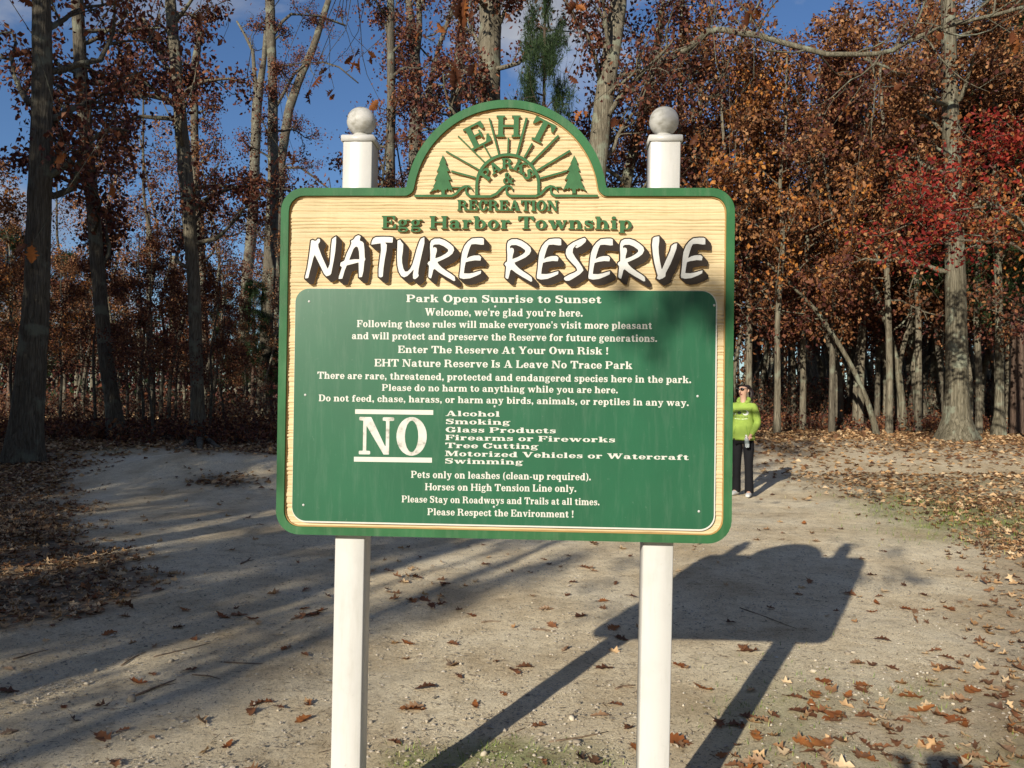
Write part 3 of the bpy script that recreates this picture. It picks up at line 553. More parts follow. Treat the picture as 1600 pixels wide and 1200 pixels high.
def unit(v): return v/(np.linalg.norm(v) + 1e-12)
def limb_into(mb, rng, p, d, Lh, r, tips, nsub=4, ntw=5, sub_l=0.42, sides=6, crook=0.22, lift=0.12, P=None):
    """one limb with its side branches and twigs; twig ends gather in tips"""
    if P is None:
        n = 7; P = [np.array(p, float)]; dd = unit(np.array(d, float))
        for i in range(n):
            dd = unit(dd + crook*rng.normal(size=3) + np.array([0, 0, lift*0.5])); P.append(P[-1] + dd*Lh/n)
        P = np.array(P)
    n = len(P) - 1; R = np.linspace(r, r*0.25, n + 1)
    mb.tube(P, R, sides, cap=False)
    for _ in range(nsub):
        t = rng.uniform(0.25, 1.0)*n; i = min(int(t), n - 1); q = P[i] + (P[i + 1] - P[i])*(t - i)
        ax = unit(P[i + 1] - P[i]); sd = unit(np.cross(ax, rng.normal(size=3))); d2 = unit(ax*0.7 + sd*0.9 + np.array([0, 0, 0.15]))
        l2 = Lh*sub_l*rng.uniform(0.6, 1.2); Q = [q]
        for k in range(4):
            d2 = unit(d2 + 0.28*rng.normal(size=3)); Q.append(Q[-1] + d2*l2/4)
        Q = np.array(Q); mb.tube(Q, np.linspace(r*0.38, r*0.12, 5), 4, cap=False)
        m_ = ntw; tt = rng.uniform(0.2, 4, m_); k = np.minimum(tt.astype(int), 3); A = Q[k] + (Q[k + 1] - Q[k])*(tt - k)[:, None]
        e = rng.normal(size=(m_, 3)); e = e/np.linalg.norm(e, axis=1)[:, None]*0.8 + d2*0.8; Bp = A + e*(l2*0.34*rng.uniform(0.5, 1.2, m_))[:, None]
        twigs(mb, rng, A, Bp, max(r*0.09, 0.003))
        C = Bp + 0.28*l2*rng.normal(size=(m_, 3)); twigs(mb, rng, Bp, C, max(r*0.06, 0.0025)); tips += [Bp, C, (Bp + C)/2]
def crown_obj(rng, tips, per, size, mat, spread, parent, mat2=None, frac2=0.0, droop=0.5, name='crown', tmpl='kite', flat=0.0):
    T = np.concatenate(tips); C = np.repeat(T, per, 0); C = C + spread*rng.normal(size=C.shape)
    V, F = leaves(rng, C, size, droop, flat, tmpl); mi = None; mats = [mat]
    if mat2 is not None:
        mats.append(mat2); k = len(F)//len(C); key = (np.arange(len(C))//(per*12))
        sel = rng.random(key.max() + 1)[key] < frac2; mi = np.repeat(sel.astype(int), k)
    o = link(name, mesh_np(name, V, F, False, mats, mi), parent); o['kind'] = 'stuff'; return o
def trunk_mesh(rng, P, R, mat, sides=14, name='trunk'):
    # resample
    P = np.asarray(P); R = np.asarray(R); s = np.concatenate([[0], np.cumsum(np.linalg.norm(np.diff(P, axis=0), axis=1))])
    n = int(max(14, s[-1]/0.28)); q = np.linspace(0, s[-1], n)
    # smooth interpolation (Catmull-like by averaging)
    Q = np.stack([np.interp(q, s, P[:, k]) for k in range(3)], 1); Rq = np.interp(q, s, R)
    for _ in range(3): Q[1:-1] = (Q[:-2] + 2*Q[1:-1] + Q[2:])/4
    Q[:, :2] += (0.012*rng.normal(size=(n, 2)).cumsum(0)*0.35)*np.linspace(0, 1, n)[:, None]
    a = np.linspace(0, 2*np.pi, sides, endpoint=False); ph = rng.uniform(0, 6, 4)
    jit = 1 + 0.05*np.sin(3*a + ph[0])[None, :] + 0.035*np.sin(5*a + ph[1] + q[:, None]*0.7) + 0.03*rng.normal(size=(n, sides))
    fl = np.exp(-q/0.35)[:, None]; jit = jit*(1 + fl*(0.28 + 0.22*np.sin(5*a + ph[2])[None, :]))
    mb = MB(); mb.tube(Q, Rq, sides, cap=True, jit=jit)
    return mb.mesh(name, mat, True), Q, Rq
def make_tree(label, pts, base=None, dist=None, top=13.5, bark=None, leaf=None, leaf2=None, frac2=0.0, n_limb=9, crown_from=3.2, limb_len=2.6, per=3, leaf_size=0.12, seed=1, cat='tree', name='oak_tree', lean_y=0.0, sides=14, limbs_px=None, nsub=4, ntw=5, spread=0.16, group='oaks standing at the edge of the wood', ext=True, elev=0.45, size_from=None):
    """pts: (px, py, width px) up the trunk as seen in the photograph, first one where it meets the ground"""
    rng = np.random.default_rng(seed); b0 = ground_at(pts[0][0], pts[0][1]) if dist is None else at_depth(pts[0][0], pts[0][1], dist)
    if dist is not None: b0[2] = float(gz(b0[0], b0[1]))
    D0 = b0[1]; P = [b0 - [0, 0, 0.25], b0]; R = [pts[0][2]/2*D0/F_PX]*2
    for k, (x, y, w) in enumerate(pts[1:]):
        dd = D0 + lean_y*(k + 1); P.append(at_depth(x, y, dd)); R.append(w/2*dd/F_PX)
    if ext and P[-1][2] < top:
        d = unit(P[-1] - P[-2]); d = unit(d + [0, 0, 0.6]); h = top - P[-1][2]
        for k in (1, 2, 3): P.append(P[-1] + d*h/3/d[2]); R.append(R[-1]*0.66)
    P = np.array(P) - b0
    root = empty(name, b0); tag(root, label, cat, group)
    me, Q, Rq = trunk_mesh(rng, P, np.array(R), bark or M_BARK_D, sides); link('trunk', me, root)
    tips = []; H = Q[-1][2]
    for k in range(n_limb):
        z = crown_from + (H - crown_from)*((k + rng.random())/n_limb)**1.1; i = int(np.argmin(np.abs(Q[:, 2] - z)))
        a = rng.uniform(0, 6.283); el = rng.uniform(0.1, 2*elev); Lh = limb_len*rng.uniform(0.6, 1.25)*(1 - 0.4*(z - crown_from)/(H - crown_from + 1e-6))
        mb = MB(); limb_into(mb, rng, Q[i], (math.cos(a), math.sin(a), el), Lh, min(Rq[i]*0.42, 0.055 + 0.01*Lh), tips, nsub, ntw)
        link('limb', mb.mesh('limb', bark or M_BARK_D, True), root)
    for lp in (limbs_px or []):
        ppx, dd, w0, w1 = lp[:4]; pp = np.array([at_depth(x, y, D0 + e) for (x, y, e) in ppx]) - b0
        mb = MB(); r0 = w0/2*D0/F_PX; r1 = w1/2*D0/F_PX
        n = len(pp); mb.tube(np.repeat(pp, 1, 0), np.linspace(r0, r1, n), 8, cap=True); seg = np.linalg.norm(np.diff(pp, axis=0), axis=1).sum()
        for _ in range(int(lp[4]) if len(lp) > 4 else 4):
            i = rng.integers(max(1, n//3), n); j = max(i - 1, 0); q = pp[j] + (pp[i] - pp[j])*rng.random()
            limb_into(mb, rng, q, unit(unit(pp[i] - pp[j])*0.8 + 0.8*rng.normal(size=3)), seg*rng.uniform(0.15, 0.3), r1*0.7, tips, 2, 4, sides=4)
        link('limb', mb.mesh('limb', bark or M_BARK_D, True), root)
    if per and tips: crown_obj(rng, tips, per, leaf_size, leaf or MAROON, spread, root, leaf2, frac2)
    return root
def copy_thing(o, loc, rz=0.0, sc=1.0, label=None, group=None):
    r = o.copy(); COL.objects.link(r); r.location = [float(c) for c in loc]; r.rotation_euler = (0, 0, rz); r.scale = (sc, sc, sc) if not hasattr(sc, '__len__') else sc
    if label: r['label'] = label
    if group: r['group'] = group
    for ch in list(o.children):
        c = ch.copy(); COL.objects.link(c); c.parent = r
    return r

L_, G_ = 'left', 'tall oaks of the shaded wood left of the sign'
make_tree('thick oak trunk nearest the left edge of the picture, its bark deeply furrowed', [(35, 722, 58), (42, 650, 46), (50, 560, 41), (58, 450, 36), (62, 300, 34), (66, 150, 30), (64, 0, 27)], seed=11, n_limb=16, crown_from=4.6, group=G_, per=5, limb_len=3.0)
make_tree('slanting oak with a wavy trunk, second from the left edge', [(184, 688, 30), (174, 620, 22), (165, 563, 21), (153, 430, 21), (146, 330, 20), (135, 230, 20), (127, 137, 19), (119, 0, 18)], seed=12, n_limb=16, crown_from=4.2, group=G_, per=6,
          limbs_px=[([(143, 130, 0), (175, 128, -0.3), (205, 145, -0.6), (230, 155, -0.8)], 0, 9, 5)])
make_tree('lit pale oak on exposed roots behind the sand mound', [(311, 684, 28), (308, 640, 21), (307, 580, 20), (301, 430, 19), (293, 330, 20), (289, 275, 21), (281, 200, 20), (276, 137, 18), (264, 0, 17)], seed=13, n_limb=16, crown_from=4.4, group=G_, per=6, bark=M_BARK_L,
          limbs_px=[([(275, 130, 0), (255, 95, 0.3), (240, 60, 0.5), (222, 25, 0.6)], 0, 9, 5), ([(280, 160, 0), (215, 145, -0.3), (180, 128, -0.5), (160, 125, -0.5)], 0, 8, 5)])
make_tree('slim dark oak standing directly behind the pale oak on roots', [(322, 655, 14), (320, 560, 13), (312, 330, 13), (306, 300, 12), (304, 200, 12), (303, 110, 12), (312, 50, 9)], seed=14, n_limb=14, crown_from=4.5, group=G_, per=6)
make_tree('dark oak forking high up, second trunk left of the sign board', [(376, 618, 22), (380, 520, 18), (386, 430, 17), (393, 363, 17), (396, 302, 16), (401, 165, 15), (412, 95, 8), (420, 0, 7)], seed=15, n_limb=16, nsub=5, ntw=6, crown_from=5.0, group=G_, per=4,
          limbs_px=[([(401, 165, 0), (398, 120, 0), (395, 80, 0.2), (383, 55, 0.3), (370, 33, 0.3)], 0, 8, 3, 6)])
make_tree('straight dark oak trunk just left of the green sign frame', [(412, 651, 30), (414, 580, 22), (418, 497, 20), (425, 330, 20), (427, 302, 18), (426, 137, 14), (422, 0, 15)], seed=16, n_limb=17, nsub=5, ntw=6, crown_from=5.5, group=G_, per=4, bark=M_BARK_D,
          limbs_px=[([(424, 60, 0), (440, 35, 0), (455, 22, 0), (500, 25, 0.2), (540, 40, 0.3)], 0, 6, 3, 5)])
make_tree('oak leaning right across the sky between the dark trunk and the left post', [(424, 640, 15), (432, 400, 15), (440, 250, 14), (452, 170, 14), (470, 120, 12), (490, 75, 11), (515, 0, 9)], seed=17, n_limb=15, nsub=5, ntw=6, crown_from=5.5, group=G_, per=4,
          limbs_px=[([(430, 170, 0), (460, 115, -.2), (480, 98, -.3), (505, 97, -.3), (530, 105, -.3), (560, 130, -.3)], 0, 5, 2, 5), ([(430, 262, 0), (470, 262, 0), (495, 280, 0), (520, 300, 0)], 0, 5, 2, 5)])
make_tree('narrow dark tree far back behind the slanting oak', [(235, 624, 9), (233, 500, 8), (232, 330, 7)], seed=18, n_limb=6, crown_from=3.0, group=G_, per=6, top=9)
make_tree('narrow dark tree far back between the slanting and the pale oak', [(266, 624, 12), (268, 540, 10), (272, 400, 9)], seed=19, n_limb=6, crown_from=3.0, group=G_, per=6, top=9)
G2 = 'trees rising behind the sign board'
make_tree('thin straight trunk just right of the left ball finial', [(607, 668, 17), (609, 500, 16), (610, 292, 15), (611, 150, 13), (611, 0, 12)], seed=21, n_limb=15, nsub=5, ntw=6, crown_from=5.2, group=G2, per=4)
make_tree('dark trunk forking into two upright stems left of the sign dome', [(645, 665, 24), (647, 450, 22), (648, 250, 20), (650, 150, 18), (648, 90, 16), (638, 0, 10)], seed=22, n_limb=16, nsub=5, ntw=6, crown_from=5.2, group=G2, per=4,
          limbs_px=[([(649, 100, 0), (655, 50, 0), (655, 0, 0), (656, -120, 0)], 0, 11, 8, 3), ([(648, 215, 0), (668, 150, 0.2), (685, 75, 0.4), (712, 0, 0.5), (725, -60, 0.6)], 0, 9, 6, 6)])
make_tree('brown leafy trunk close to the upper left curve of the sign dome', [(705, 668, 20), (708, 400, 19), (711, 170, 18), (716, 110, 16), (723, 50, 15), (726, 0, 14)], seed=23, n_limb=17, nsub=5, ntw=6, crown_from=5.0, group=G2, per=6)
make_tree('broad pale oak trunk straight above the top of the sign dome', [(760, 700, 46), (762, 500, 40), (764, 300, 37), (765, 150, 35), (767, 0, 33)], seed=24, n_limb=14, nsub=5, ntw=6, crown_from=7.8, group=G2, per=3, bark=M_BARK_L, sides=20)
make_tree('broad pale oak leaning right beside the right side of the dome', [(905, 705, 40), (918, 450, 34), (932, 262, 31), (937, 200, 30), (946, 140, 29), (956, 75, 28), (967, 0, 26)], seed=25, n_limb=15, nsub=5, ntw=6, crown_from=6.5, group=G2, per=3, bark=M_BARK_L, sides=20,
          limbs_px=[([(938, 130, 0), (930, 90, -.3), (915, 50, -.5), (895, 25, -.6), (885, 0, -.7)], 0, 7, 3, 5)])
make_tree('pale slanting oak whose long limb sweeps right over the clearing', [(935, 690, 22), (962, 400, 18), (979, 275, 17), (998, 200, 15), (1012, 130, 14), (1025, 70, 12), (1032, 20, 10)], seed=26, n_limb=14, nsub=5, ntw=6, crown_from=6.0, group=G2, per=3, bark=M_BARK_W,
          limbs_px=[([(1015, 122, 0), (1035, 98, -.3), (1060, 84, -.6), (1085, 68, -.9), (1105, 50, -1.2), (1125, 46, -1.5), (1160, 52, -1.9), (1189, 56, -2.2), (1220, 66, -2.5), (1247, 73, -2.8), (1292, 85, -3.2), (1336, 85, -3.6), (1370, 84, -3.9), (1394, 79, -4.1), (1424, 62, -4.3), (1468, 44, -4.5), (1512, 33, -4.7), (1560, 22, -4.9), (1610, 8, -5)], 0, 11, 4.5, 16)])
make_tree('thin grey tree standing behind the right ball finial', [(1062, 660, 9), (1064, 400, 8), (1064, 160, 8), (1066, 0, 6)], seed=27, n_limb=6, crown_from=5, group=G2, per=4, bark=M_BARK_W)
make_tree('thin twisting grey tree to the right of the right ball finial', [(1092, 660, 9), (1093, 280, 8), (1094, 160, 7), (1098, 90, 6), (1110, 20, 5)], seed=28, n_limb=6, crown_from=5, group=G2, per=4, bark=M_BARK_W, leaf=RUST)
G3 = 'trees along the edge of the wood right of the sign'
rust = dict(leaf=RUST, group=G3)
make_tree('thin pale stem leaning far left, nearest behind the woman', [(1372, 680, 10), (1352, 617, 7.5), (1327, 564, 7), (1303, 527, 7), (1278, 487, 6.5), (1253, 463, 6), (1229, 438, 5.5), (1195, 410, 4)], seed=31, n_limb=4, crown_from=2.3, limb_len=1.6, per=4, bark=M_BARK_W, ext=False, **rust)
make_tree('slim bowed pale tree growing out of a mossy bump', [(1413, 676, 14), (1411, 650, 10), (1407, 607, 9.5), (1398, 552, 9), (1377, 478, 8.5), (1358, 432, 8), (1343, 398, 7), (1320, 340, 6)], seed=32, n_limb=6, crown_from=3, limb_len=1.8, per=5, bark=M_BARK_W, ext=False, **rust)
make_tree('gnarled pale trunk with a dark knot, left of a double pair', [(1441, 670, 28), (1437, 630, 18), (1432, 592, 16), (1429, 545, 17), (1423, 500, 15), (1417, 440, 15), (1410, 380, 13), (1402, 300, 12), (1400, 150, 11)], seed=33, n_limb=8, crown_from=4.2, per=5, bark=M_BARK_L, **rust)
make_tree('mottled upright trunk immediately left of the biggest trunk on the right', [(1462, 668, 34), (1464, 610, 21), (1465, 546, 19), (1461, 422, 20), (1456, 360, 18), (1452, 308, 17), (1450, 150, 16), (1449, 0, 15)], seed=34, n_limb=8, crown_from=4.6, per=5, bark=M_BARK_L, **rust)
make_tree('biggest trunk on the right, broad flaring foot with pale lichen', [(1497, 688, 60), (1496, 655, 40), (1496, 607, 33), (1495, 540, 31), (1493, 440, 29), (1490, 300, 26), (1485, 150, 23), (1481, 0, 20)], seed=35, n_limb=16, crown_from=4.6, per=7, bark=M_BARK_W, sides=22,
          limbs_px=[([(1487, 165, 0), (1465, 160, -.3), (1440, 148, -.5), (1410, 120, -.8), (1385, 105, -1.0), (1350, 92, -1.2)], 0, 8, 3, 6), ([(1497, 150, 0), (1520, 130, 0), (1550, 105, 0), (1590, 85, 0)], 0, 6, 3, 5)], **rust)
make_tree('slim smooth trunk ringed with dark scars near the right edge', [(1560, 682, 22), (1561, 640, 14), (1562, 577, 12), (1560, 453, 11.5), (1557, 376, 11), (1553, 250, 10), (1552, 100, 9), (1551, 0, 8)], seed=36, n_limb=7, crown_from=3.8, per=5, bark=M_BARK_W, **rust)
make_tree('pale trunk in front of dark wood at the right edge', [(1590, 655, 16), (1590, 560, 13), (1592, 438, 12), (1594, 350, 11), (1596, 200, 10)], seed=37, n_limb=6, crown_from=4.2, per=5, bark=M_BARK_W, **rust)
make_tree('short leaning snag between the scarred trunk and the biggest one', [(1548, 640, 10), (1541, 560, 10), (1536, 500, 10), (1532, 430, 9)], seed=38, n_limb=4, crown_from=3.4, per=5, bark=M_BARK_W, top=8, **rust)
make_tree('thin forked tree midway between the woman and the leaning stem', [(1303, 652, 10), (1306, 590, 8), (1309, 530, 7), (1311, 420, 6)], seed=39, n_limb=6, crown_from=3.2, per=6, bark=M_BARK_L, top=10, **rust)
make_tree('pale thin tree left beside the forked tree behind the woman', [(1281, 648, 10), (1278, 600, 8), (1276, 500, 7.5), (1277, 400, 7)], seed=40, n_limb=6, crown_from=3.4, per=6, bark=M_BARK_W, top=10, **rust)
make_tree('pale trunk rising directly behind the shoulders of the woman', [(1180, 655, 10), (1181, 600, 9), (1178, 500, 8.5), (1176, 380, 8)], seed=41, n_limb=6, crown_from=3.4, per=6, bark=M_BARK_L, top=10, **rust)
make_tree('dark trunk half hidden in leaves above the head of the woman', [(1216, 650, 11), (1215, 560, 10), (1213, 420, 9), (1212, 300, 8)], seed=42, n_limb=6, crown_from=3.6, per=6, bark=M_BARK_D, top=10, **rust)
make_tree('crooked dark trunk in the rusty leaves left of the red branches', [(1392, 650, 12), (1393, 560, 11), (1395, 400, 10), (1392, 310, 11), (1387, 250, 11), (1385, 190, 9), (1378, 130, 7)], seed=43, n_limb=8, crown_from=3.6, per=6, bark=M_BARK_D, **rust)

# ---- repeated kinds: leafy young oaks, slim wood trees, pines
def proto(name, label, cat, H, r, n_limb, z0, Ll, per, leaf, leaf2, frac2, bark, seed, group, leaf_size=0.105, nsub=4, ntw=5, spread=0.14, bend=0.4):
    rng = np.random.default_rng(seed); n = 7; P = np.zeros((n, 3)); P[:, 2] = np.linspace(-0.25, H, n); P[1:, :2] = rng.normal(size=(n - 1, 2)).cumsum(0)*bend*0.35; P[1, :2] = 0
    root = empty(name, (0, 0, 0)); tag(root, label, cat, group)
    me, Q, Rq = trunk_mesh(rng, P, np.linspace(r, r*0.25, n), bark, 9); link('trunk', me, root)
    mb = MB(); tips = []
    for k in range(n_limb):
        z = z0 + (H*0.97 - z0)*((k + rng.random())/n_limb); i = int(np.argmin(np.abs(Q[:, 2] - z))); a = k*2.4 + rng.uniform(-.5, .5)
        limb_into(mb, rng, Q[i], (math.cos(a), math.sin(a), rng.uniform(0.05, 0.6)), Ll*(1 - 0.5*(z - z0)/(H - z0))*rng.uniform(0.7, 1.2), Rq[i]*0.4, tips, nsub, ntw, sides=5)
    link('branches', mb.mesh('branches', bark, True), root)['kind'] = 'stuff'
    if per: crown_obj(rng, tips, per, leaf_size, leaf, spread, root, leaf2, frac2)
    return root
WO = 'leafy young oaks filling the wood right of the sign'
ya = proto('young_oak', 'young oak full of rusty leaves', 'tree', 9.5, 0.09, 13, 2.8, 2.7, 7, RUST, ORANGE, 0.18, M_BARK_L, 51, WO)
yb = proto('young_oak', 'young oak full of brown leaves', 'tree', 11, 0.10, 12, 3.4, 2.8, 7, RUST, MAROON, 0.35, M_BARK_L, 52, WO)
yc = proto('young_oak', 'young oak full of maroon leaves', 'tree', 9, 0.08, 13, 2.3, 2.6, 8, MAROON, RUST, 0.3, M_BARK_D, 53, WO)
sa = proto('slim_tree', 'slim tree', 'tree', 13, 0.085, 12, 4.2, 1.9, 3, RUST, None, 0, M_BARK_L, 54, WO, nsub=4, ntw=5, bend=1.0)
sb = proto('slim_tree', 'slim tree', 'tree', 14, 0.12, 12, 4.5, 2.2, 3, RUST, MAROON, 0.4, M_BARK_D, 55, WO, nsub=4, ntw=5, bend=0.8)
def pine(seed):
    rng = np.random.default_rng(seed); root = empty('pine_tree', (0, 0, 0)); tag(root, 'dark green pine', 'tree', 'pines')
    P = np.array([(0, 0, -0.2), (0, 0, 2), (0.05, 0, 6), (0, 0.05, 12)]); me, Q, Rq = trunk_mesh(rng, P, np.array([0.16, 0.15, 0.12, 0.03]), M_PINEBARK, 10); link('trunk', me, root)
    mb = MB(); tips = []
    for k in range(30):
        z = 3.0 + 8.8*k/30; i = int(np.argmin(np.abs(Q[:, 2] - z))); a = k*2.4
        limb_into(mb, rng, Q[i], (math.cos(a), math.sin(a), 0.15), 2.3*(1 - 0.75*(z - 3)/9), 0.025, tips, 4, 4, sides=4)
    link('branches', mb.mesh('branches', M_PINEBARK, True), root)['kind'] = 'stuff'
    crown_obj(rng, tips, 7, 0.26, NEEDLE, 0.12, root, droop=-0.1, tmpl='needle'); return root
pa = pine(61)
def put(src, x, y, rz, sc, label, group):
    return copy_thing(src, (x, y, float(gz(x, y)) - 0.03), rz, sc, label, group)
rg = np.random.default_rng(77)
# right-hand wood: leafy young oaks, all behind the trunks of the edge
def where(px):
    for lim, w in ((330, 'in the far left wood'), (445, 'low in the gap left of the sign'), (800, 'low behind the left half of the sign'), (1120, 'behind the right half of the sign'), (1200, 'directly behind the woman'), (1300, 'in the wood beside the woman'), (1400, 'behind the thin leaning stems on the right'), (1475, 'behind the double trunks on the right'), (1550, 'behind the biggest trunk on the right')):
        if px < lim: return w
    return 'in the wood at the right edge'
def oak_name(k): return ('rusty orange leafed young oak', 'brown leafed young oak', 'maroon leafed young oak')[k]
protos_used = set()
def stand(src, px, d, rz, s_, what, fat=1.0):
    """the prototype itself stands at the first spot, copies at the others"""
    p = at_depth(px, 600, d); lab = what + ' ' + where(px); gr_ = what + 's ' + where(px)
    if src.name not in protos_used:
        protos_used.add(src.name); src.location = (p[0], p[1], float(gz(p[0], p[1])) - 0.03); src.rotation_euler[2] = rz; src.scale = (s_*fat, s_*fat, s_); src['label'] = lab; src['group'] = gr_
    else: put(src, p[0], p[1], rz, (s_*fat, s_*fat, s_), lab, gr_)
spots = [(1125, 25, 0), (1170, 27, 1), (1215, 25.5, 0), (1255, 28, 1), (1300, 26, 2), (1345, 28, 0), (1390, 26, 1), (1435, 27.5, 0), (1475, 29, 2), (1530, 26.5, 1), (1575, 28, 0), (1625, 26, 1), (1670, 24, 0),
         (1105, 30, 1), (1190, 33, 2), (1240, 32, 1), (1330, 33, 2), (1420, 34, 1), (1505, 33, 0), (1600, 34, 2), (1060, 28, 2), (1090, 26, 1), (1690, 29, 1), (1290, 39, 0), (1380, 40, 2), (1560, 41, 1)]
for i, (px, d, k) in enumerate(spots): stand((ya, yb, yc)[k], px, d, rg.uniform(0, 6), rg.uniform(1.1, 1.4), oak_name(k))
for i in range(120):
    px = rg.uniform(1120, 1700); d = rg.uniform(28, 60); stand((sa, sb)[i % 2], px, d, rg.uniform(0, 6), rg.uniform(0.75, 1.2), ('slim pale tree', 'slim dark tree')[i % 2], rg.uniform(0.6, 1.9))
for i in range(22):
    px = rg.uniform(-120, 430); d = rg.uniform(28, 50); stand((sb, sa)[i % 2], px, d, rg.uniform(0, 6), rg.uniform(0.6, 0.95), ('slim dark tree', 'slim pale tree')[i % 2])
for (px, d, s_, k) in [(20, 25, 0.62, 2), (95, 28, 0.6, 0), (150, 23, 0.6, 2), (225, 25, 0.66, 2), (275, 29, 0.6, 2), (350, 30, 0.55, 2), (-40, 22, 0.8, 0), (200, 32, 0.7, 0), (330, 24, 0.55, 2), (-90, 27, 0.9, 2), (60, 33, 0.7, 2), (120, 38, 0.8, 2), (300, 38, 0.7, 2), (240, 20.5, 0.5, 2), (-10, 40, 0.9, 2), (380, 40, 0.5, 2), (175, 42, 0.8, 2)]: stand((ya, yb, yc)[k], px, d, rg.uniform(0, 6), s_, oak_name(k))
for i in range(18):
    px = rg.uniform(450, 1100); d = rg.uniform(26, 46); stand((sa, sb)[i % 2], px, d, rg.uniform(0, 6), rg.uniform(0.6, 0.85), ('slim pale tree', 'slim dark tree')[i % 2])
for (px, d, s_, k) in [(505, 24, 0.62, 2), (560, 30, 0.7, 2), (640, 27, 0.6, 2), (700, 25, 0.8, 2), (850, 27, 0.85, 2), (905, 31, 0.9, 1), (975, 26, 0.9, 1), (1020, 29, 0.85, 0), (1075, 33, 1.1, 1)]: stand((ya, yb, yc)[k], px, d, rg.uniform(0, 6), s_, oak_name(k))
# pines
p = at_depth(843, 600, 21); pa.location = (p[0], p[1], float(gz(p[0], p[1])) + 0); pa.scale = (0.46, 0.46, 1.15); pa['label'] = 'dark pine with drooping needles just right of the top of the sign dome'; pa['group'] = 'pines'
for (px, d, s_, lab) in [(395, 44, 0.62, 'small dark pine low in the gap left of the sign'), (440, 44, 0.42, 'small dark pine hard against the left side of the sign'), (345, 48, 0.6, 'small dark pine behind the pale oak on roots'), (15, 42, 0.8, 'dark pine low at the left edge of the picture'), (100, 46, 0.75, 'dark pine low between the two leftmost oaks'), (1590, 27, 1.3, 'tall dark pine half hidden at the top right corner')]:
    p = at_depth(px, 600, d); put(pa, p[0], p[1], rg.uniform(0, 6), s_, lab, 'pines')
# red leaved branch reaching in from the right
rr = np.random.default_rng(5); b0 = at_depth(1660, 640, 17.0); b0[2] = float(gz(b0[0], b0[1])); red = empty('maple_tree', b0)
tag(red, 'maple with bright red leaves reaching in from the right edge', 'tree', 'trees along the edge of the wood right of the sign')
P = np.array([(0, 0, -0.2), (0.02, 0, 2), (0.1, 0.1, 5), (0, 0.1, 9)]); me, Q, Rq = trunk_mesh(rr, P, np.array([0.14, 0.12, 0.09, 0.03]), M_BARK_L, 12); link('trunk', me, red)
tips = []
for path in ([(1655, 420), (1590, 340), (1520, 305), (1450, 290), (1400, 280)], [(1657, 380), (1600, 280), (1550, 230), (1500, 215)], [(1655, 430), (1580, 380), (1500, 375), (1430, 385), (1385, 400)], [(1657, 330), (1610, 230), (1570, 190)], [(1655, 400), (1560, 320), (1480, 330), (1420, 350)]):
    pp = np.array([at_depth(x, y, 17.0 - 0.25*k) for k, (x, y) in enumerate(path)]) - b0; mb = MB()
    limb_into(mb, rr, None, None, np.linalg.norm(pp[-1] - pp[0])*0.55, 0.035, tips, 7, 6, P=pp); link('limb', mb.mesh('limb', M_BARK_L, True), red)
crown_obj(rr, tips, 5, 0.10, RED, 0.13, red, RUST, 0.22, droop=0.2, flat=0.2)

# far wood read as one mass, and undergrowth
def far_wood():
    r = np.random.default_rng(9); mb = MB(); n = 620; mats = [M_BARK_L, MAROON, RUST, NEEDLE]
    X = r.uniform(-75, 75, n); Y = r.uniform(55, 95, n); C = []; sel = []
    for x, y in zip(X, Y):
        u = 800 + F_PX*x/y; h = (8.0 if u < 1050 else 14)*r.uniform(0.75, 1.15); h *= (0.62 if 330 < u < 470 else 1); z = float(gz(x, y))
        mb.tube(np.array([(x, y, z - 0.3), (x + r.normal()*0.2, y, z + h*0.5), (x + r.normal()*0.4, y, z + h)]), [0.16, 0.12, 0.04], 5, cap=False)
        m_ = 90; c = np.stack([x + r.normal(size=m_)*1.7, y + r.normal(size=m_)*1.7, z + r.uniform(0.0, 1.0, m_)**1.15*h], 1); C.append(c); sel += [(2 if u > 1050 else (3 if r.random() < 0.3 else 1))]*m_
    W_ = np.concatenate(mb.V); Fq = np.concatenate(mb.F[4]); C = np.concatenate(C); V, F = leaves(r, C, 0.42, 0.3)
    me = mesh_np('far_wood', np.concatenate([W_, V]), [Fq, F + len(W_)], False, mats, np.concatenate([np.zeros(len(Fq), int), np.repeat(sel, 2)]))
    tag(link('far_wood', me), 'far bare wood closing the view behind the trees', kind='stuff')
far_wood()
def undergrowth():
    r = np.random.default_rng(10); C = []; A = []; Bq = []
    for (x0, x1, d0, d1, n, h) in [(1150, 1700, 27, 34, 420, 0.6), (1150, 1700, 31, 50, 1300, 2.1), (-150, 445, 19.5, 26, 330, 0.45), (-150, 445, 27, 42, 320, 1.4), (450, 1150, 24, 40, 200, 1.2)]:
        for _ in range(n):
            d = r.uniform(d0, d1); px = r.uniform(x0, x1); p = at_depth(px, 600, d); z = float(gz(p[0], p[1])); q = np.array([p[0], p[1], z])
            for k in range(5):
                e = q + np.array([r.normal()*0.35*h, r.normal()*0.35*h, h*r.uniform(0.3, 1.0)]); A.append(q); Bq.append(e); C += [q + (e - q)*t + r.normal(size=3)*0.1 for t in r.uniform(0.3, 1.05, 6)]
    mb = MB(); twigs(mb, r, np.array(A), np.array(Bq), 0.006); V, F = leaves(r, np.array(C), 0.10, 0.2); W_ = np.concatenate(mb.V); Fq = np.concatenate(mb.F[4])
    sel = r.choice([1, 1, 2, 3], len(C))
    tag(link('undergrowth', mesh_np('undergrowth', np.concatenate([W_, V]), [Fq, F + len(W_)], False, [M_BARK_L, MAROON, RUST, MAROON], np.concatenate([np.zeros(len(Fq), int), np.repeat(sel, 2)]))), 'low twiggy brown undergrowth between the trunks', kind='stuff')
undergrowth()

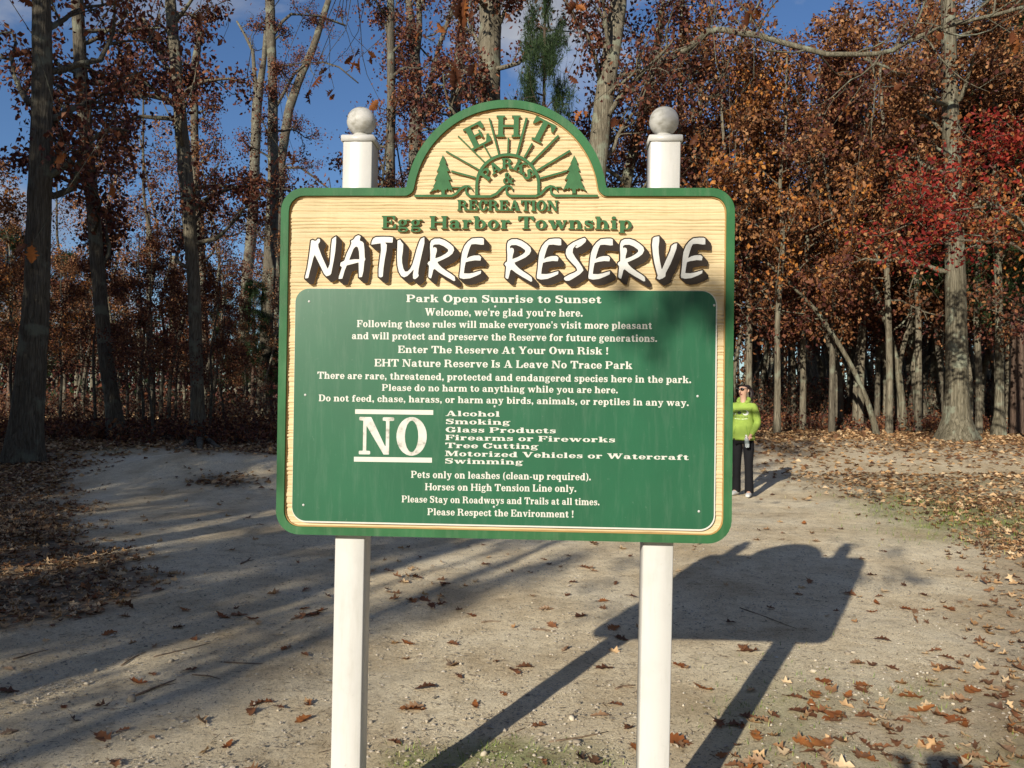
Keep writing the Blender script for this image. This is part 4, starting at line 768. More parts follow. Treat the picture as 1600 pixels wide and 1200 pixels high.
# trees outside the frame, behind and left of the photographer: their shade lies over the left of the clearing
def qpos(q, y): return ((q + 0.458*y)/0.889, y)
OF = 'trees behind the photographer whose shade falls on the clearing'
sh1 = proto('shade_oak', 'shade oak', 'tree', 14, 0.24, 8, 5.2, 3.0, 8, MAROON, RUST, 0.2, M_BARK_D, 58, OF, nsub=3, ntw=4, spread=0.16, bend=0.9)
sh2 = proto('shade_oak', 'shade oak', 'tree', 13, 0.15, 8, 5.0, 2.2, 8, MAROON, RUST, 0.2, M_BARK_D, 59, OF, nsub=3, ntw=4, spread=0.15, bend=1.2)
first_used = set()
for i, (q, y, k, s_) in enumerate([(-3.45, -5.5, 'sh2', (0.6, 0.6, 0.95)), (-4.15, -3.6, 'sh2', (0.85, 0.85, 1.1)), (-5.1, -3.9, 'sh1', 0.95), (-6.0, -2.5, 'sh2', (1.1, 1.1, 1.1)), (-4.5, -6.5, 'sh1', 0.9), (-5.5, -3.0, 'sh2', 1.0), (-6.3, -6.0, 'sh1', 1.0), (-7.5, -3.5, 'sh1', 1.05), (-8.5, -8.0, 'sh1', 1.1), (-9.6, -2.0, 'sh2', 1.1), (-10.8, -6.0, 'sh1', 1.1), (-5.0, -11.0, 'sh2', 1.0), (-6.9, -12.5, 'sh1', 1.0), (-9.2, -12.5, 'sh1', 1.15), (-4.75, -4.5, 'yc', 0.68), (-6.4, -3.6, 'yc', 0.62), (-7.8, -6.5, 'yc', 0.72), (-5.2, -8.8, 'yc', 0.8),
                                     (-12.0, -3.0, 'ya', 1.1), (-13.5, -8, 'yc', 1.3), (-12.6, 1.2, 'sh1', 1.1), (-14.5, 2.5, 'yb', 1.1), (-16, -2, 'yb', 1.3), (-17.5, 3, 'ya', 1.25), (-19, -4, 'yc', 1.3), (-21, 2, 'yb', 1.3), (-11.5, -14, 'yb', 1.4), (-15.5, -14, 'ya', 1.5), (-24, -1, 'yb', 1.3), (-18, -9, 'yb', 1.5), (-27, 4, 'yb', 1.4), (-22, -12, 'ya', 1.5), (-15, 6, 'yc', 0.9)]):
    x, yy = qpos(q, y); src = dict(sa=sa, sb=sb, ya=ya, yb=yb, yc=yc, sh1=sh1, sh2=sh2)[k]; lab = 'tree out of view behind the photographer, shading the left of the clearing'
    if k in ('sh1', 'sh2') and k not in first_used:
        first_used.add(k); src.location = (x, yy, 0); src.scale = s_ if hasattr(s_, '__len__') else (s_,)*3; src['label'] = lab; src['group'] = OF
    else: put(src, x, yy, rg.uniform(0, 6), s_, lab, OF)
for (x, yy, s_) in [(-9.5, 6, 1.1), (-12.8, 12, 1.0), (-14, 6, 1.35), (-16, 10, 1.35), (-18, 14, 1.3), (-20, 8, 1.5), (-13, 3, 1.2), (-16.5, 1, 1.4), (-15.5, 15, 1.0)]: put((yb, yc)[int(x*2) % 2], x, yy, rg.uniform(0, 6), s_, 'tree out of view beyond the left edge, shading the left wood', 'trees out of view beyond the left edge')
# unseen trees added behind and right of the photographer to block sky light
for i in range(110):
    a = rg.uniform(0.55, 5.2); r_ = rg.uniform(17, 30); x, yy = r_*math.sin(a), r_*math.cos(a); q = 0.889*x - 0.458*yy; al = 0.458*x + 0.889*yy
    if (abs(x) < 0.8*yy + 4) or (-4.5 < q < 11 and al < 0):
        if al < 0 and -4.5 < q < 11: x, yy = x - 0.458*26, yy - 0.889*26
        else: continue
    put((ya, yb, yc)[i % 3], x, yy, rg.uniform(0, 6), rg.uniform(1.0, 1.4), 'tree of the wood round the clearing, out of view', 'added trees round the clearing, out of view')
# tall oak at the left, out of view, with limbs reaching over the clearing and the sign
ro = np.random.default_rng(15); ob = np.array([-6.9, 2.3, 0.0]); ov = empty('oak_tree', ob); tag(ov, 'oak outside the left edge whose leafy twigs hang across the top of the view', 'tree', 'oaks overhanging the clearing')
P = np.array([(0, 0, -0.2), (0.1, 0, 2.5), (0.2, 0.2, 5.5), (0.1, 0.3, 9)]); me, Q, Rq = trunk_mesh(ro, P, np.array([0.22, 0.19, 0.14, 0.08]), M_BARK_D, 14); link('trunk', me, ov)
HANG = [(562, 100, 26), (552, 92, 16), (574, 84, 14), (500, 125, 22), (513, 112, 14), (522, 145, 16), (712, 112, 30), (725, 12, 34), (735, 25, 20), (682, 45, 20), (592, 162, 18), (441, 247, 22), (460, 247, 15), (482, 150, 17), (742, 107, 18), (655, 55, 14), (905, 107, 20), (887, 125, 20), (962, 190, 18), (968, 200, 14), (911, 180, 20), (902, 15, 24), (905, 42, 18), (795, 30, 16), (311, 26, 22), (319, 52, 20), (349, 66, 17), (286, 77, 18), (203, 74, 14), (247, 55, 17), (239, 93, 14), (176, 294, 16), (104, 247, 18), (135, 245, 16), (29, 3, 22), (1174, 23, 28), (1253, 120, 22), (1324, 173, 20), (1585, 65, 26), (1300, 205, 18), (1250, 176, 18), (1156, 191, 18), (1189, 132, 18), (1474, 56, 18), (50, 392, 26), (1330, 390, 14), (1090, 215, 16), (1140, 250, 16), (1205, 90, 16), (1110, 100, 14), (1350, 20, 16), (1410, 135, 14)]
spine = np.array([(-4.6, 4.7, 4.45), (-3.4, 5.2, 4.50), (-2.2, 5.3, 4.45), (-1.0, 5.4, 4.50), (0.0, 5.3, 4.42), (1.2, 5.3, 4.48), (2.6, 5.2, 4.44), (4.0, 5.0, 4.40)])
trunkp = Q[int(np.argmin(np.abs(Q[:, 2] - 4.6)))] + ob
full = np.concatenate([[trunkp, (trunkp + spine[0])/2 + [0, 0, 0.35]], spine]); mb = MB(); mb.tube(full - ob, np.linspace(0.085, 0.012, len(full)), 8)
HC = []
for (x, y, w) in HANG:
    dist = ro.uniform(4.6, 5.9) if w < 21 else ro.uniform(4.0, 4.9); pz_ = at_depth(x, y - w*0.4, dist); i = int(np.argmin(np.abs(spine[:, 0] - pz_[0]) + ro.random(len(spine))*0.4)); s0 = spine[i] + ro.normal(size=3)*0.03
    mid_ = (s0 + pz_)/2 + np.array([ro.normal()*0.38, ro.normal()*0.1, -0.05]); a = np.linspace(0, 1, 7)[:, None]; C_ = ro.normal(size=(7, 3))*0.022*np.sin(a*3.14) + (1 - a)**2*s0 + 2*a*(1 - a)*mid_ + a*a*pz_
    mb.tube(C_ - ob, np.linspace(0.0034, 0.0015, 7), 4, cap=False); HC.append((pz_, w*dist/F_PX, x))
link('limb', mb.mesh('limb', M_BARK_D, True), ov)
mb = MB(); tips = []
for k in range(9):
    a = ro.uniform(2.2, 4.5); i = int(np.argmin(np.abs(Q[:, 2] - (3.2 + 0.6*k)))); limb_into(mb, ro, Q[i], (math.cos(a), math.sin(a)*1.0, 0.4), 2.4, 0.04, tips, 4, 5)
link('limb', mb.mesh('limb', M_BARK_D, True), ov); crown_obj(ro, tips, 4, 0.12, MAROON, 0.18, ov)
HANGING = (ov, ob, HC, ro)
# oak behind the photographer with one drooping spray whose blurred shadow touches the sign
sx, sy = qpos(-6.4, -6.0); oc = np.array([sx, sy, 0.0]); o2 = empty('oak_tree', oc); tag(o2, 'oak behind the photographer whose drooping spray shades the corner of the sign', 'tree', 'oaks overhanging the clearing')
r2 = np.random.default_rng(16); P = np.array([(0, 0, -0.2), (0, 0.1, 3), (0.2, 0.1, 6.5), (0.1, 0.0, 10)]); me, Q2, _ = trunk_mesh(r2, P, np.array([0.2, 0.17, 0.13, 0.05]), M_BARK_D, 14); link('trunk', me, o2)
sd = np.array(SUN_DIR); tgt = [np.array([0.58, 2.74, 1.88]) - sd*9.0, np.array([0.45, 2.74, 1.83]) - sd*8.6, np.array([0.68, 2.74, 1.95]) - sd*9.3]
mb = MB(); start = Q2[int(np.argmin(np.abs(Q2[:, 2] - 7.0)))]; end = tgt[0] - oc
path = np.array([start, start + [1.2, 0.3, 1.2], [end[0] - 1.4, end[1] - 0.2, 8.6], [end[0] - 0.3, end[1] - 0.1, 7.9], [end[0], end[1], 6.6], end + [0, 0, 0.25]]); mb.tube(path, [0.05, 0.045, 0.03, 0.02, 0.010, 0.004], 6)
link('limb', mb.mesh('limb', M_BARK_D, True), o2)
C2 = np.concatenate([np.repeat([t_ - oc], n_, 0) + r2.normal(size=(n_, 3))*sc_ for t_, n_, sc_ in zip(tgt, (12, 7, 10), (0.06, 0.04, 0.06))])
for (x_, y_, t_, n_) in [(1425, 902, 15, 14), (1400, 910, 15.3, 8), (1385, 858, 16, 8), (1335, 850, 16.2, 6), (1000, 878, 14, 8), (925, 905, 14.2, 8), (940, 948, 13, 6)]:
    C2 = np.concatenate([C2, np.repeat([ground_at(x_, y_) - sd*t_ - oc], n_, 0) + r2.normal(size=(n_, 3))*[0.10, 0.10, 0.05]])
for k_ in range(9):
    e_ = C2[int(r2.integers(20, len(C2)))]; limb_p = np.array([path[3], (path[3] + e_)/2 + [0, 0, 0.3], e_]); mbt = MB(); mb_t = mbt.tube(limb_p, [0.008, 0.005, 0.002], 4); link('limb', mbt.mesh('limb', M_BARK_D, True), o2)
V, F = leaves(r2, C2, 0.13, 0.6, 0, 'lobed'); cr_ = link('crown', mesh_np('crown', V, F, False, [MAROON]), o2); cr_['kind'] = 'stuff'
# ------------------------------------------------------------------ the sign
SC = np.array([-0.0321, 2.7631, 0.0]); YAW = 0.0522; ZB, BH, BW = 1.0574, 1.1719, 1.52
UX = np.array([math.cos(YAW), -math.sin(YAW), 0]); UY = np.array([math.sin(YAW), math.cos(YAW), 0])
def brd(px, py, yd=0.0):
    """picture point -> (u, z) on the sign plane, yd metres behind the frame's front"""
    d = ray(px, py); o = np.array([0, 0, CAM_H]); c = SC + UY*yd; t = ((c - o) @ UY)/(d @ UY); p = o + d*t - c; return np.array([p @ UX, p[2] + c[2]])
def brds(pts, yd=0.0): return np.array([brd(x, y, yd) for x, y in pts])
def hard_mat(name, col, rough=0.45, var=0.06, scale=14, bump=0.05, bscale=180, spec=0.4):
    a = tuple(c*(1 - var) for c in col); c2 = tuple(min(1, c*(1 + var)) for c in col)
    return noise_col(name, [(0.35, a), (0.65, c2)], scale, 5, rough, bump=bump, bscale=bscale, bdist=0.002, spec=spec)
M_GREEN = hard_mat('green_frame_paint', (0.025, 0.115, 0.041), 0.6, 0.14, 9, 0.35, 420, 0.22)
M_BEIGE = noise_col('sandblasted_beige', [(0.30, (0.53, 0.41, 0.225)), (0.5, (0.60, 0.475, 0.275)), (0.7, (0.65, 0.535, 0.33))], 4, 6, 0.7, (0.35, 1, 14), 0.12, 60, 0.002)
M_CREAM = hard_mat('bevel_brown', (0.36, 0.22, 0.07), 0.6)
M_PANEL = hard_mat('green_panel', (0.015, 0.102, 0.047), 0.36, 0.08, 3, 0.02, 60, 0.38)
M_WHITE = hard_mat('white_print', (0.58, 0.57, 0.51), 0.5, 0.03, 30)
M_WLET = hard_mat('off_white_letter_face', (0.58, 0.58, 0.545), 0.5, 0.03, 30)
M_DARK = hard_mat('dark_brown_letter', (0.034, 0.027, 0.022), 0.85, 0.1, 20, spec=0.12)
M_LGREEN = hard_mat('letter_green', (0.045, 0.130, 0.055), 0.75, 0.12, 30, 0.3, 500, 0.2)
M_VINYL = noise_col('white_post_vinyl', [(0.3, (0.50, 0.49, 0.45)), (0.42, (0.56, 0.555, 0.53)), (0.7, (0.58, 0.575, 0.55))], 3.5, 7, 0.35, (1, 1, 0.5), 0.03, 30, 0.002, spec=0.5)
M_BALL = noise_col('weathered_ball', [(0.36, (0.30, 0.29, 0.25)), (0.46, (0.46, 0.455, 0.42)), (0.62, (0.54, 0.535, 0.51))], 18, 8, 0.5, (1, 1, 1.6), 0.05, 60, 0.002)
M_WORN = noise_col('worn_white_print', [(0.36, (0.30, 0.29, 0.24)), (0.45, (0.52, 0.51, 0.46)), (0.6, (0.60, 0.59, 0.54))], 26, 8, 0.6, (1, 1, 1), 0, rough_n=0.7)
M_SCREW = hard_mat('screw_metal', (0.5, 0.5, 0.48), 0.3)
def wear(m, specks=0.3, streak=0.25, tone=(0.5, 0.52, 0.45)):
    """dust, fine scuffs and vertical rain streaks over a painted face"""
    N, L = m.node_tree.nodes, m.node_tree.links; b = N['Principled BSDF']; src = b.inputs['Base Color'].links[0].from_socket
    t = N.new('ShaderNodeTexCoord')
    def layer(sc_, stretch, lo, hi, amt, col):
        nonlocal src
        mp_ = N.new('ShaderNodeMapping'); mp_.inputs['Scale'].default_value = stretch; n = N.new('ShaderNodeTexNoise'); n.inputs['Scale'].default_value = sc_; n.inputs['Detail'].default_value = 8; n.inputs['Roughness'].default_value = 0.7
        r = ramp(N, [(lo, (0, 0, 0)), (hi, (amt, amt, amt))]); x = N.new('ShaderNodeMix'); x.data_type = 'RGBA'
        L.new(t.outputs['Object'], mp_.inputs['Vector']); L.new(mp_.outputs[0], n.inputs['Vector']); L.new(n.outputs['Fac'], r.inputs[0]); L.new(r.outputs[0], x.inputs[0]); L.new(src, x.inputs[6]); x.inputs[7].default_value = (*col, 1); src = x.outputs[2]
    layer(10, (3, 1, 0.35), 0.50, 0.75, streak, tone); layer(70, (1, 1, 1), 0.64, 0.72, specks, tone); layer(2.2, (1, 1, 1), 0.45, 0.7, streak*0.6, tuple(c*0.25 for c in tone))
    L.new(src, b.inputs['Base Color'])
for m_w, a_, c_, t_ in ((M_PANEL, 0.20, 0.10, (0.34, 0.40, 0.32)), (M_GREEN, 0.25, 0.16, (0.30, 0.36, 0.24)), (M_VINYL, 0.35, 0.22, (0.26, 0.25, 0.18)), (M_BEIGE, 0.25, 0.22, (0.34, 0.25, 0.12))): wear(m_w, a_, c_, t_)
sign = empty('park_sign', SC, -YAW)
tag(sign, 'large green and beige carved park sign with rules panel, on two white posts', 'sign')
# outline of board: rounded box plus dome
U0 = brd(790, 293)[0]; ZT = ZB + BH; DZ = ZT - 0.042; DR = 0.338
def sd_board(X, Y):
    bx = sd_box(X, Y, -BW/2, ZB, BW/2, ZT, 0.078); dm = np.maximum(np.hypot(X - U0, Y - DZ) - DR, DZ - Y - 0.1)
    return np.minimum(bx, dm)
xs = np.arange(-0.80, 0.81, 0.006); ys = np.arange(1.02, 2.56, 0.006); BX, BY = np.meshgrid(xs, ys); BD = sd_board(BX, BY)
# interior distance recomputed exactly enough for the inset edge
outer = contours(BD, xs, ys, 0.0, 0.0006); 
# inset outline: distance to the traced outline
od = sd_poly(BX, BY, outer[0]); FW = 0.0265
inner = contours(od, xs, ys, -FW, 0.0006)
ident = lambda V: V
mb = MB(); V2, T, R = tri_groups([[outer[0], inner[0]]]); slab(mb, V2, T, R, ident, 0.0, 0.042)
# small lip inside the frame: painted recess, its shadow line put into the brown
in2 = contours(od, xs, ys, -FW - 0.0035, 0.0006)
link('frame', mb.mesh('frame', M_GREEN), sign)
mb = MB(); V2, T, R = tri_groups([[contours(od, xs, ys, -FW + 0.001, 0.0006)[0], in2[0]]]); slab(mb, V2, T, R, ident, 0.0075, 0.0178); link('recess_shade_edge', mb.mesh('recess_shade_edge', M_CREAM), sign)
mb = MB(); V2, T, R = tri_groups([[contours(od, xs, ys, -0.004, 0.0006)[0]]]); slab(mb, V2, T, R, ident, 0.018, 0.0405, back=True); link('backboard', mb.mesh('backboard', M_BEIGE), sign)
# sand-blasted face: real ridges
rngs = np.random.default_rng(3); zz = np.arange(ZB + 0.02, DZ + DR - 0.018, 0.0022); nzr = len(zz)
un = 90; prof = np.zeros(nzr); z = 0
while z < nzr:
    w = int(rngs.choice([3, 4, 5, 6, 8, 11], p=[.18, .26, .24, .16, .11, .05])); k = np.arange(w); dpt = rngs.uniform(0.75, 1.0)
    seg_ = np.where(k == 0, rngs.uniform(-0.6, 0.4), np.where(k == 1, 0.75, 1.0 - 0.25*k/w)); prof[z:z + w] = (seg_*dpt)[:max(0, min(w, nzr - z))]; z += w
V = []; rowlen = un + 1
for i, z in enumerate(zz):
    if z < ZT - FW: a, b_ = -BW/2 + FW*0.4, BW/2 - FW*0.4
    else:
        h_ = math.sqrt(max((DR - FW*0.4)**2 - (z - DZ)**2, 1e-6)); a, b_ = U0 - h_, U0 + h_
    # corners: keep inside outline
    if z < ZB + 0.078 or (ZT - 0.078 < z < ZT - FW):
        dzc = (ZB + 0.078 - z) if z < ZB + 0.078 else (z - ZT + 0.078); c_ = 0.078 - math.sqrt(max((0.078 - FW*0.4)**2 - dzc**2, 0)) - FW*0.4; a += max(c_, 0); b_ -= max(c_, 0)
    u = np.linspace(a, b_, rowlen)
    wz = z + 0.0022*np.sin(u*4 + z*9) + 0.0010*np.sin(u*17 + z*31) + 0.0006*np.sin(u*43 - z*80)
    pr = np.interp(wz, zz, prof); rel = 0.0078*pr*(0.75 + 0.35*np.sin(u*9 + z*60)) + 0.0006*np.sin(u*70 + z*400)
    V.append(np.stack([u, 0.0172 - rel, np.full(rowlen, z)], 1))
i = (np.arange(nzr - 1)[:, None]*rowlen + np.arange(un)[None]).ravel()
link('wood_grain_face', mesh_np('wood_grain_face', np.concatenate(V), np.stack([i, i + 1, i + rowlen + 1, i + rowlen], 1), True, [M_BEIGE]), sign)
# rules panel
pc = brds([(460.5, 451), (1120.5, 454), (457, 814), (1117.5, 832)], 0.004); pu0, pu1 = (pc[0, 0] + pc[2, 0])/2, (pc[1, 0] + pc[3, 0])/2; pz1 = (pc[0, 1] + pc[1, 1])/2; pz0 = (pc[2, 1] + pc[3, 1])/2
def rrect(u0, z0, u1, z1, r, n=10):
    P = []
    for cx_, cz_, a0 in ((u1 - r, z1 - r, 0), (u0 + r, z1 - r, 90), (u0 + r, z0 + r, 180), (u1 - r, z0 + r, 270)):
        for k in range(n + 1): a = math.radians(a0 + 90*k/n); P.append((cx_ + r*math.cos(a), cz_ + r*math.sin(a)))
    return np.array(P)
mb = MB(); V2, T, R = tri_groups([[rrect(pu0, pz0, pu1, pz1, 0.05)]]); slab(mb, V2, T, R, ident, 0.0040, 0.0165); panel = link('rules_panel', mb.mesh('rules_panel', M_WHITE), sign)
mb = MB(); V2, T, R = tri_groups([[rrect(pu0 + 0.0008, pz0 + 0.0055, pu1 - 0.0042, pz1 - 0.0008, 0.047)]]); slab(mb, V2, T, R, ident, 0.0034, 0.0040); link('panel_face', mb.mesh('panel_face', M_PANEL), panel)
FY = 0.0030
def line_mesh(txt, l, r_, capl, base_r=None, cap_r=None, yd=FY, depth=0.0, mat=M_WHITE):
    """text between px point l (left end of baseline) and r_ (right end), cap height capl px"""
    A, Bp_ = brd(*l, yd), brd(*r_, yd); C = brd(l[0], l[1] - capl, yd); H_ = C[1] - A[1]; lay, tot = text_layout(txt); wdt = Bp_[0] - A[0]
    mb = MB(); sx_ = wdt/tot; sl = (Bp_[1] - A[1])/wdt
    for ch, x0 in lay:
        w, g = glyph(ch)
        if g is None: continue
        slab(mb, *g, lambda V: np.stack([A[0] + (V[:, 0] + x0)*sx_, A[1] + sl*(V[:, 0] + x0)*sx_ + V[:, 1]*H_], 1), yd, (yd + depth) if depth else None)
    return mb.mesh('printed_line', mat)
LINES = [("Park Open Sunrise to Sunset", (634.9, 471.9), (939.8, 473.8), 11.6), ("Welcome, we're glad you're here.", (663.9, 493.2), (910.7, 494.8), 11.8),
 ("Following these rules will make everyone's visit more pleasant", (557.7, 511.0), (1018.9, 514.2), 10.9), ("and will protect and preserve the Reserve for future generations.", (549.6, 529.8), (1027, 534.3), 11),
 ("Enter The Reserve At Your Own Risk !", (621.8, 551.3), (951, 554), 11.2), ("EHT Nature Reserve Is A Leave No Trace Park", (585, 572.4), (988, 576.6), 11.6),
 ("There are rare, threatened, protected and endangered species here in the park.", (495.8, 591.6), (1080.2, 598.7), 10.9), ("Please do no harm to anything while you are here.", (596.8, 610.5), (965.7, 614.6), 10.4),
 ("Do not feed, chase, harass, or harm any birds, animals, or reptiles in any way.", (498, 626.8), (1076.5, 634.5), 10.4),
 ("Alcohol", (696.2, 649.9), (781, 651), 8.2), ("Smoking", (696.2, 662.5), (797, 663.8), 8.2), ("Glass Products", (696, 675.3), (869, 677), 8.2), ("Firearms or Fireworks", (695.8, 687.5), (961.7, 691.2), 8.2),
 ("Tree Cutting", (695.6, 699.9), (841, 701.5), 8.2), ("Motorized Vehicles or Watercraft", (695.2, 712.4), (1076.4, 718.8), 8.2), ("Swimming", (695, 724.1), (817, 726), 8.2),
 ("Pets only on leashes (clean-up required).", (642.2, 746.6), (923.5, 750.6), 11), ("Horses on High Tension Line only.", (664, 765.9), (900.7, 768.8), 11),
 ("Please Stay on Roadways and Trails at all times.", (627.6, 784.8), (937, 789.6), 10.6), ("Please Respect the Environment !", (667.8, 804.8), (896.6, 808.8), 10.8)]
for txt, l, r_, cpx in LINES: link('printed_line', line_mesh(txt, l, r_, cpx), panel)
link('printed_line', line_mesh("NO", (560.5, 709.8), (667.5, 711.6), 58.5, mat=M_WORN), panel)
for q in ([(554.9, 639.5), (676.9, 640.8), (676.9, 648.2), (554.9, 646.6)], [(553, 713.7), (674.9, 715.2), (674.9, 722.9), (553, 721.2)]):
    mb = MB(); P = brds(q[::-1], FY); V2, T, R = tri_groups([[P]]); slab(mb, V2, T, R, ident, FY, None); link('printed_bar', mb.mesh('printed_bar', M_WHITE), panel)
for (x, y) in [(483, 471), (1116, 477), (774, 479), (477, 617), (773, 635), (1090, 619), (474, 789), (1092, 799), (772, 792)]:
    c = brd(x, y, FY); mb = MB(); a = np.linspace(0, math.pi/2, 4); mb.lathe([(0.0042*math.cos(t_), 0.0022*math.sin(t_)) for t_ in a], sides=10)
    me = mb.mesh('screw', M_SCREW, True); o = link('screw', me, panel, (c[0], FY, c[1])); o.rotation_euler[0] = math.pi/2
# carved green lettering
def letter_obj(V2, T, R, place, y0=0.0015, y1=0.0176, mat=M_LGREEN, name='letter', parent=sign, side=None):
    mb = MB(); slab(mb, V2, T, R, place, y0, y1, 0, 1 if side else None); return link(name, mb.mesh(name, [mat] + ([side] if side else [])), parent)
def carved_line(txt, l, r_, cpx, **k):
    A, Bp_ = brd(*l), brd(*r_); C = brd(l[0], l[1] - cpx); H_ = C[1] - A[1]; lay, tot = text_layout(txt); wdt = Bp_[0] - A[0]; sx_ = wdt/tot; sl = (Bp_[1] - A[1])/wdt
    for ch, x0 in lay:
        w, g = glyph(ch, 0.02, k.get('dil', 0.0), 0.004)
        if g is not None: letter_obj(*g, lambda V: np.stack([A[0] + (V[:, 0] + x0)*sx_, A[1] + sl*(V[:, 0] + x0)*sx_ + V[:, 1]*H_], 1), side=M_CREAM)
carved_line("Egg Harbor Township", (596, 356.8), (988, 358.4), 20)
carved_line("RECREATION", (714.5, 328.6), (872.5, 329.6), 16.4, dil=0.012)
def cp(x, y): return (620 + x/4.7059, 140 + y/4.7059)          # picture coordinates of the dome detail
def turned(ch, cx_, cy_, w_px, h_px, deg, dil=0.0):
    w, g = glyph(ch, 0.02, dil, 0.004); c = brd(*cp(cx_, cy_)); k = (brd(800, 240)[1] - brd(800, 241)[1])/4.7059; a = math.radians(deg); sx_, sz_ = w_px*k/w, h_px*k
    def place(V):
        x, z = (V[:, 0] - w/2)*sx_, (V[:, 1] - 0.5)*sz_; return np.stack([c[0] + x*math.cos(a) + z*math.sin(a), c[1] - x*math.sin(a) + z*math.cos(a)], 1)
    letter_obj(*g, place, side=M_CREAM)
turned('E', 592, 332, 158, 172, -27); turned('H', 820, 267, 178, 158, 0.5); turned('T', 1062, 303, 168, 168, 27)
turned('P', 662, 618, 78, 78, -56, 0.02); turned('A', 722, 572, 84, 78, -30, 0.02); turned('R', 813, 543, 82, 78, 0, 0.02); turned('K', 908, 566, 86, 80, 28, 0.02); turned('S', 968, 622, 66, 78, 55, 0.02); turned('&', 820, 650, 82, 82, 0, 0.0)
def px_shape(fn, x0, x1, y0, y1, step=3.0, tol=0.6):
    xs_ = np.arange(x0, x1, step); ys_ = np.arange(y0, y1, step); X, Y = np.meshgrid(xs_, ys_); return group_loops(contours(fn(X, Y), xs_, ys_, 0.0, tol))
def carve(name, groups, conv, y0=0.0015, y1=0.0176, mat=M_LGREEN, side=M_CREAM, parent=sign, yd=0.0):
    g = [[brds([conv(*p) for p in P], yd) for P in gr_] for gr_ in groups]; V2, T, R = tri_groups(g); return letter_obj(V2, T, R, ident, y0, y1, mat, name, parent, side)
for (a, b_, w) in [((450, 340), (648, 535), 10), ((362, 452), (604, 588), 11), ((400, 598), (578, 646), 13), ((635, 402), (690, 497), 9), ((679, 208), (750, 474), 12), ((820, 352), (816, 470), 12), ((955, 205), (884, 476), 17), ((996, 393), (940, 494), 15), ((1190, 335), (986, 542), 16), ((1275, 447), (1032, 594), 16), ((1250, 597), (1052, 652), 14), ((400, 718), (468, 718), 8), ((1172, 716), (1212, 716), 8)]:
    d = np.array(b_, float) - a; d /= np.hypot(*d); n_ = np.array([-d[1], d[0]])*w/2; P = np.array([np.array(a) - n_, np.array(b_) - n_, np.array(b_) + n_, np.array(a) + n_]); carve('sun_ray', [[P]], cp)
carve('sun_arc', px_shape(lambda X, Y: np.maximum(np.abs(np.where(Y < 700, np.hypot(X - 815, (Y - 700)*1.02) - 228, np.abs(X - 814) - 228)) - 11, Y - 772), 560, 1070, 450, 800), cp)
w_ = 19
for path, ww in (([(135, 780), (405, 780), (435, 765), (468, 728), (500, 710), (528, 708), (548, 722), (556, 740)], [18, 18, 19, 20, 18, 14, 10, 5]), ([(520, 712), (506, 735), (512, 762), (540, 784), (690, 784), (732, 765), (775, 722), (803, 706), (830, 708), (848, 722), (852, 742)], [8, 13, 17, 19, 19, 20, 20, 18, 14, 10, 5]),
                 ([(815, 712), (803, 735), (810, 765), (838, 782), (1022, 782), (1060, 765), (1098, 722), (1128, 708), (1155, 712), (1174, 727), (1182, 745)], [8, 13, 17, 19, 19, 20, 20, 18, 14, 10, 5]), ([(1142, 714), (1130, 737), (1138, 764), (1165, 780), (1472, 780)], [8, 13, 17, 19, 18])):
    carve('wave', px_shape(lambda X, Y: sd_path(X, Y, path, ww), min(p[0] for p in path) - 20, max(p[0] for p in path) + 20, 680, 810), cp)
TREE = [(0, 0), (26, 62), (18, 62), (50, 118), (30, 120), (64, 186), (42, 182), (76, 268), (52, 252), (46, 262), (34, 246), (22, 262), (14, 250), (14, 292), (-12, 292), (-12, 256), (-24, 262), (-36, 250), (-52, 264), (-56, 256), (-100, 278), (-62, 232), (-72, 232), (-44, 180), (-62, 184), (-30, 120), (-46, 122), (-20, 64), (-28, 64)]
carve('pine_emblem', [[np.array([(338 + x, 480 + y) for x, y in TREE])]], cp); carve('pine_emblem', [[np.array([(1305 - x*0.95 if x < 0 else 1305 - x*1.1, 480 + y*0.97) for x, y in TREE])]], cp)
# big brush lettering: dark shadow block with off-white face
def ca(x, y): return (460 + x/9.412, 360 + y/9.412)
def cb(x, y): return (610 + x/9.412, 360 + y/9.412)
def cc(x, y): return (780 + x/9.412, 360 + y/9.412)
def cd(x, y): return (940 + x/8.889, 360 + y/8.889)
LN = [(245,150),(270,140),(300,155),(325,150),(345,122),(375,125),(378,165),(350,200),(352,240),(400,370),(450,480),(490,570),(520,500),(530,400),(540,250),(555,130),(585,105),(615,88),(612,200),(600,320),(580,440),(555,560),(540,640),(515,662),(470,675),(435,635),(390,540),(345,450),(300,360),(280,400),(250,520),(225,610),(205,700),(160,708),(162,670),(190,560),(215,400),(235,250)]
LA = [(830,155),(870,135),(900,90),(940,70),(975,85),(960,150),(1000,165),(1020,190),(1030,280),(1035,400),(1045,425),(1030,450),(1015,600),(995,685),(950,690),(948,600),(945,470),(870,490),(770,515),(740,590),(705,710),(650,715),(655,680),(685,590),(700,540),(672,520),(680,475),(735,445),(770,340),(820,240),(840,185)]
LAh = [(905,235),(935,250),(950,310),(958,425),(880,425),(805,435),(830,370),(870,270)]
LT = [(1160,120),(1200,98),(1300,95),(1400,97),(1450,105),(1445,180),(1390,178),(1330,178),(1360,210),(1355,290),(1330,420),(1310,560),(1300,680),(1270,692),(1240,680),(1240,560),(1260,400),(1275,290),(1270,190),(1200,200),(1130,210),(1140,160)]
LU = [(105,150),(145,135),(165,175),(190,200),(185,300),(170,400),(172,480),(190,560),(215,605),(250,605),(290,570),(325,500),(355,400),(390,270),(425,170),(450,120),(500,100),(500,190),(470,320),(440,450),(415,570),(408,640),(418,665),(400,690),(365,718),(335,710),(330,650),(345,570),(300,620),(250,670),(200,690),(160,670),(125,610),(105,520),(98,400),(102,280)]
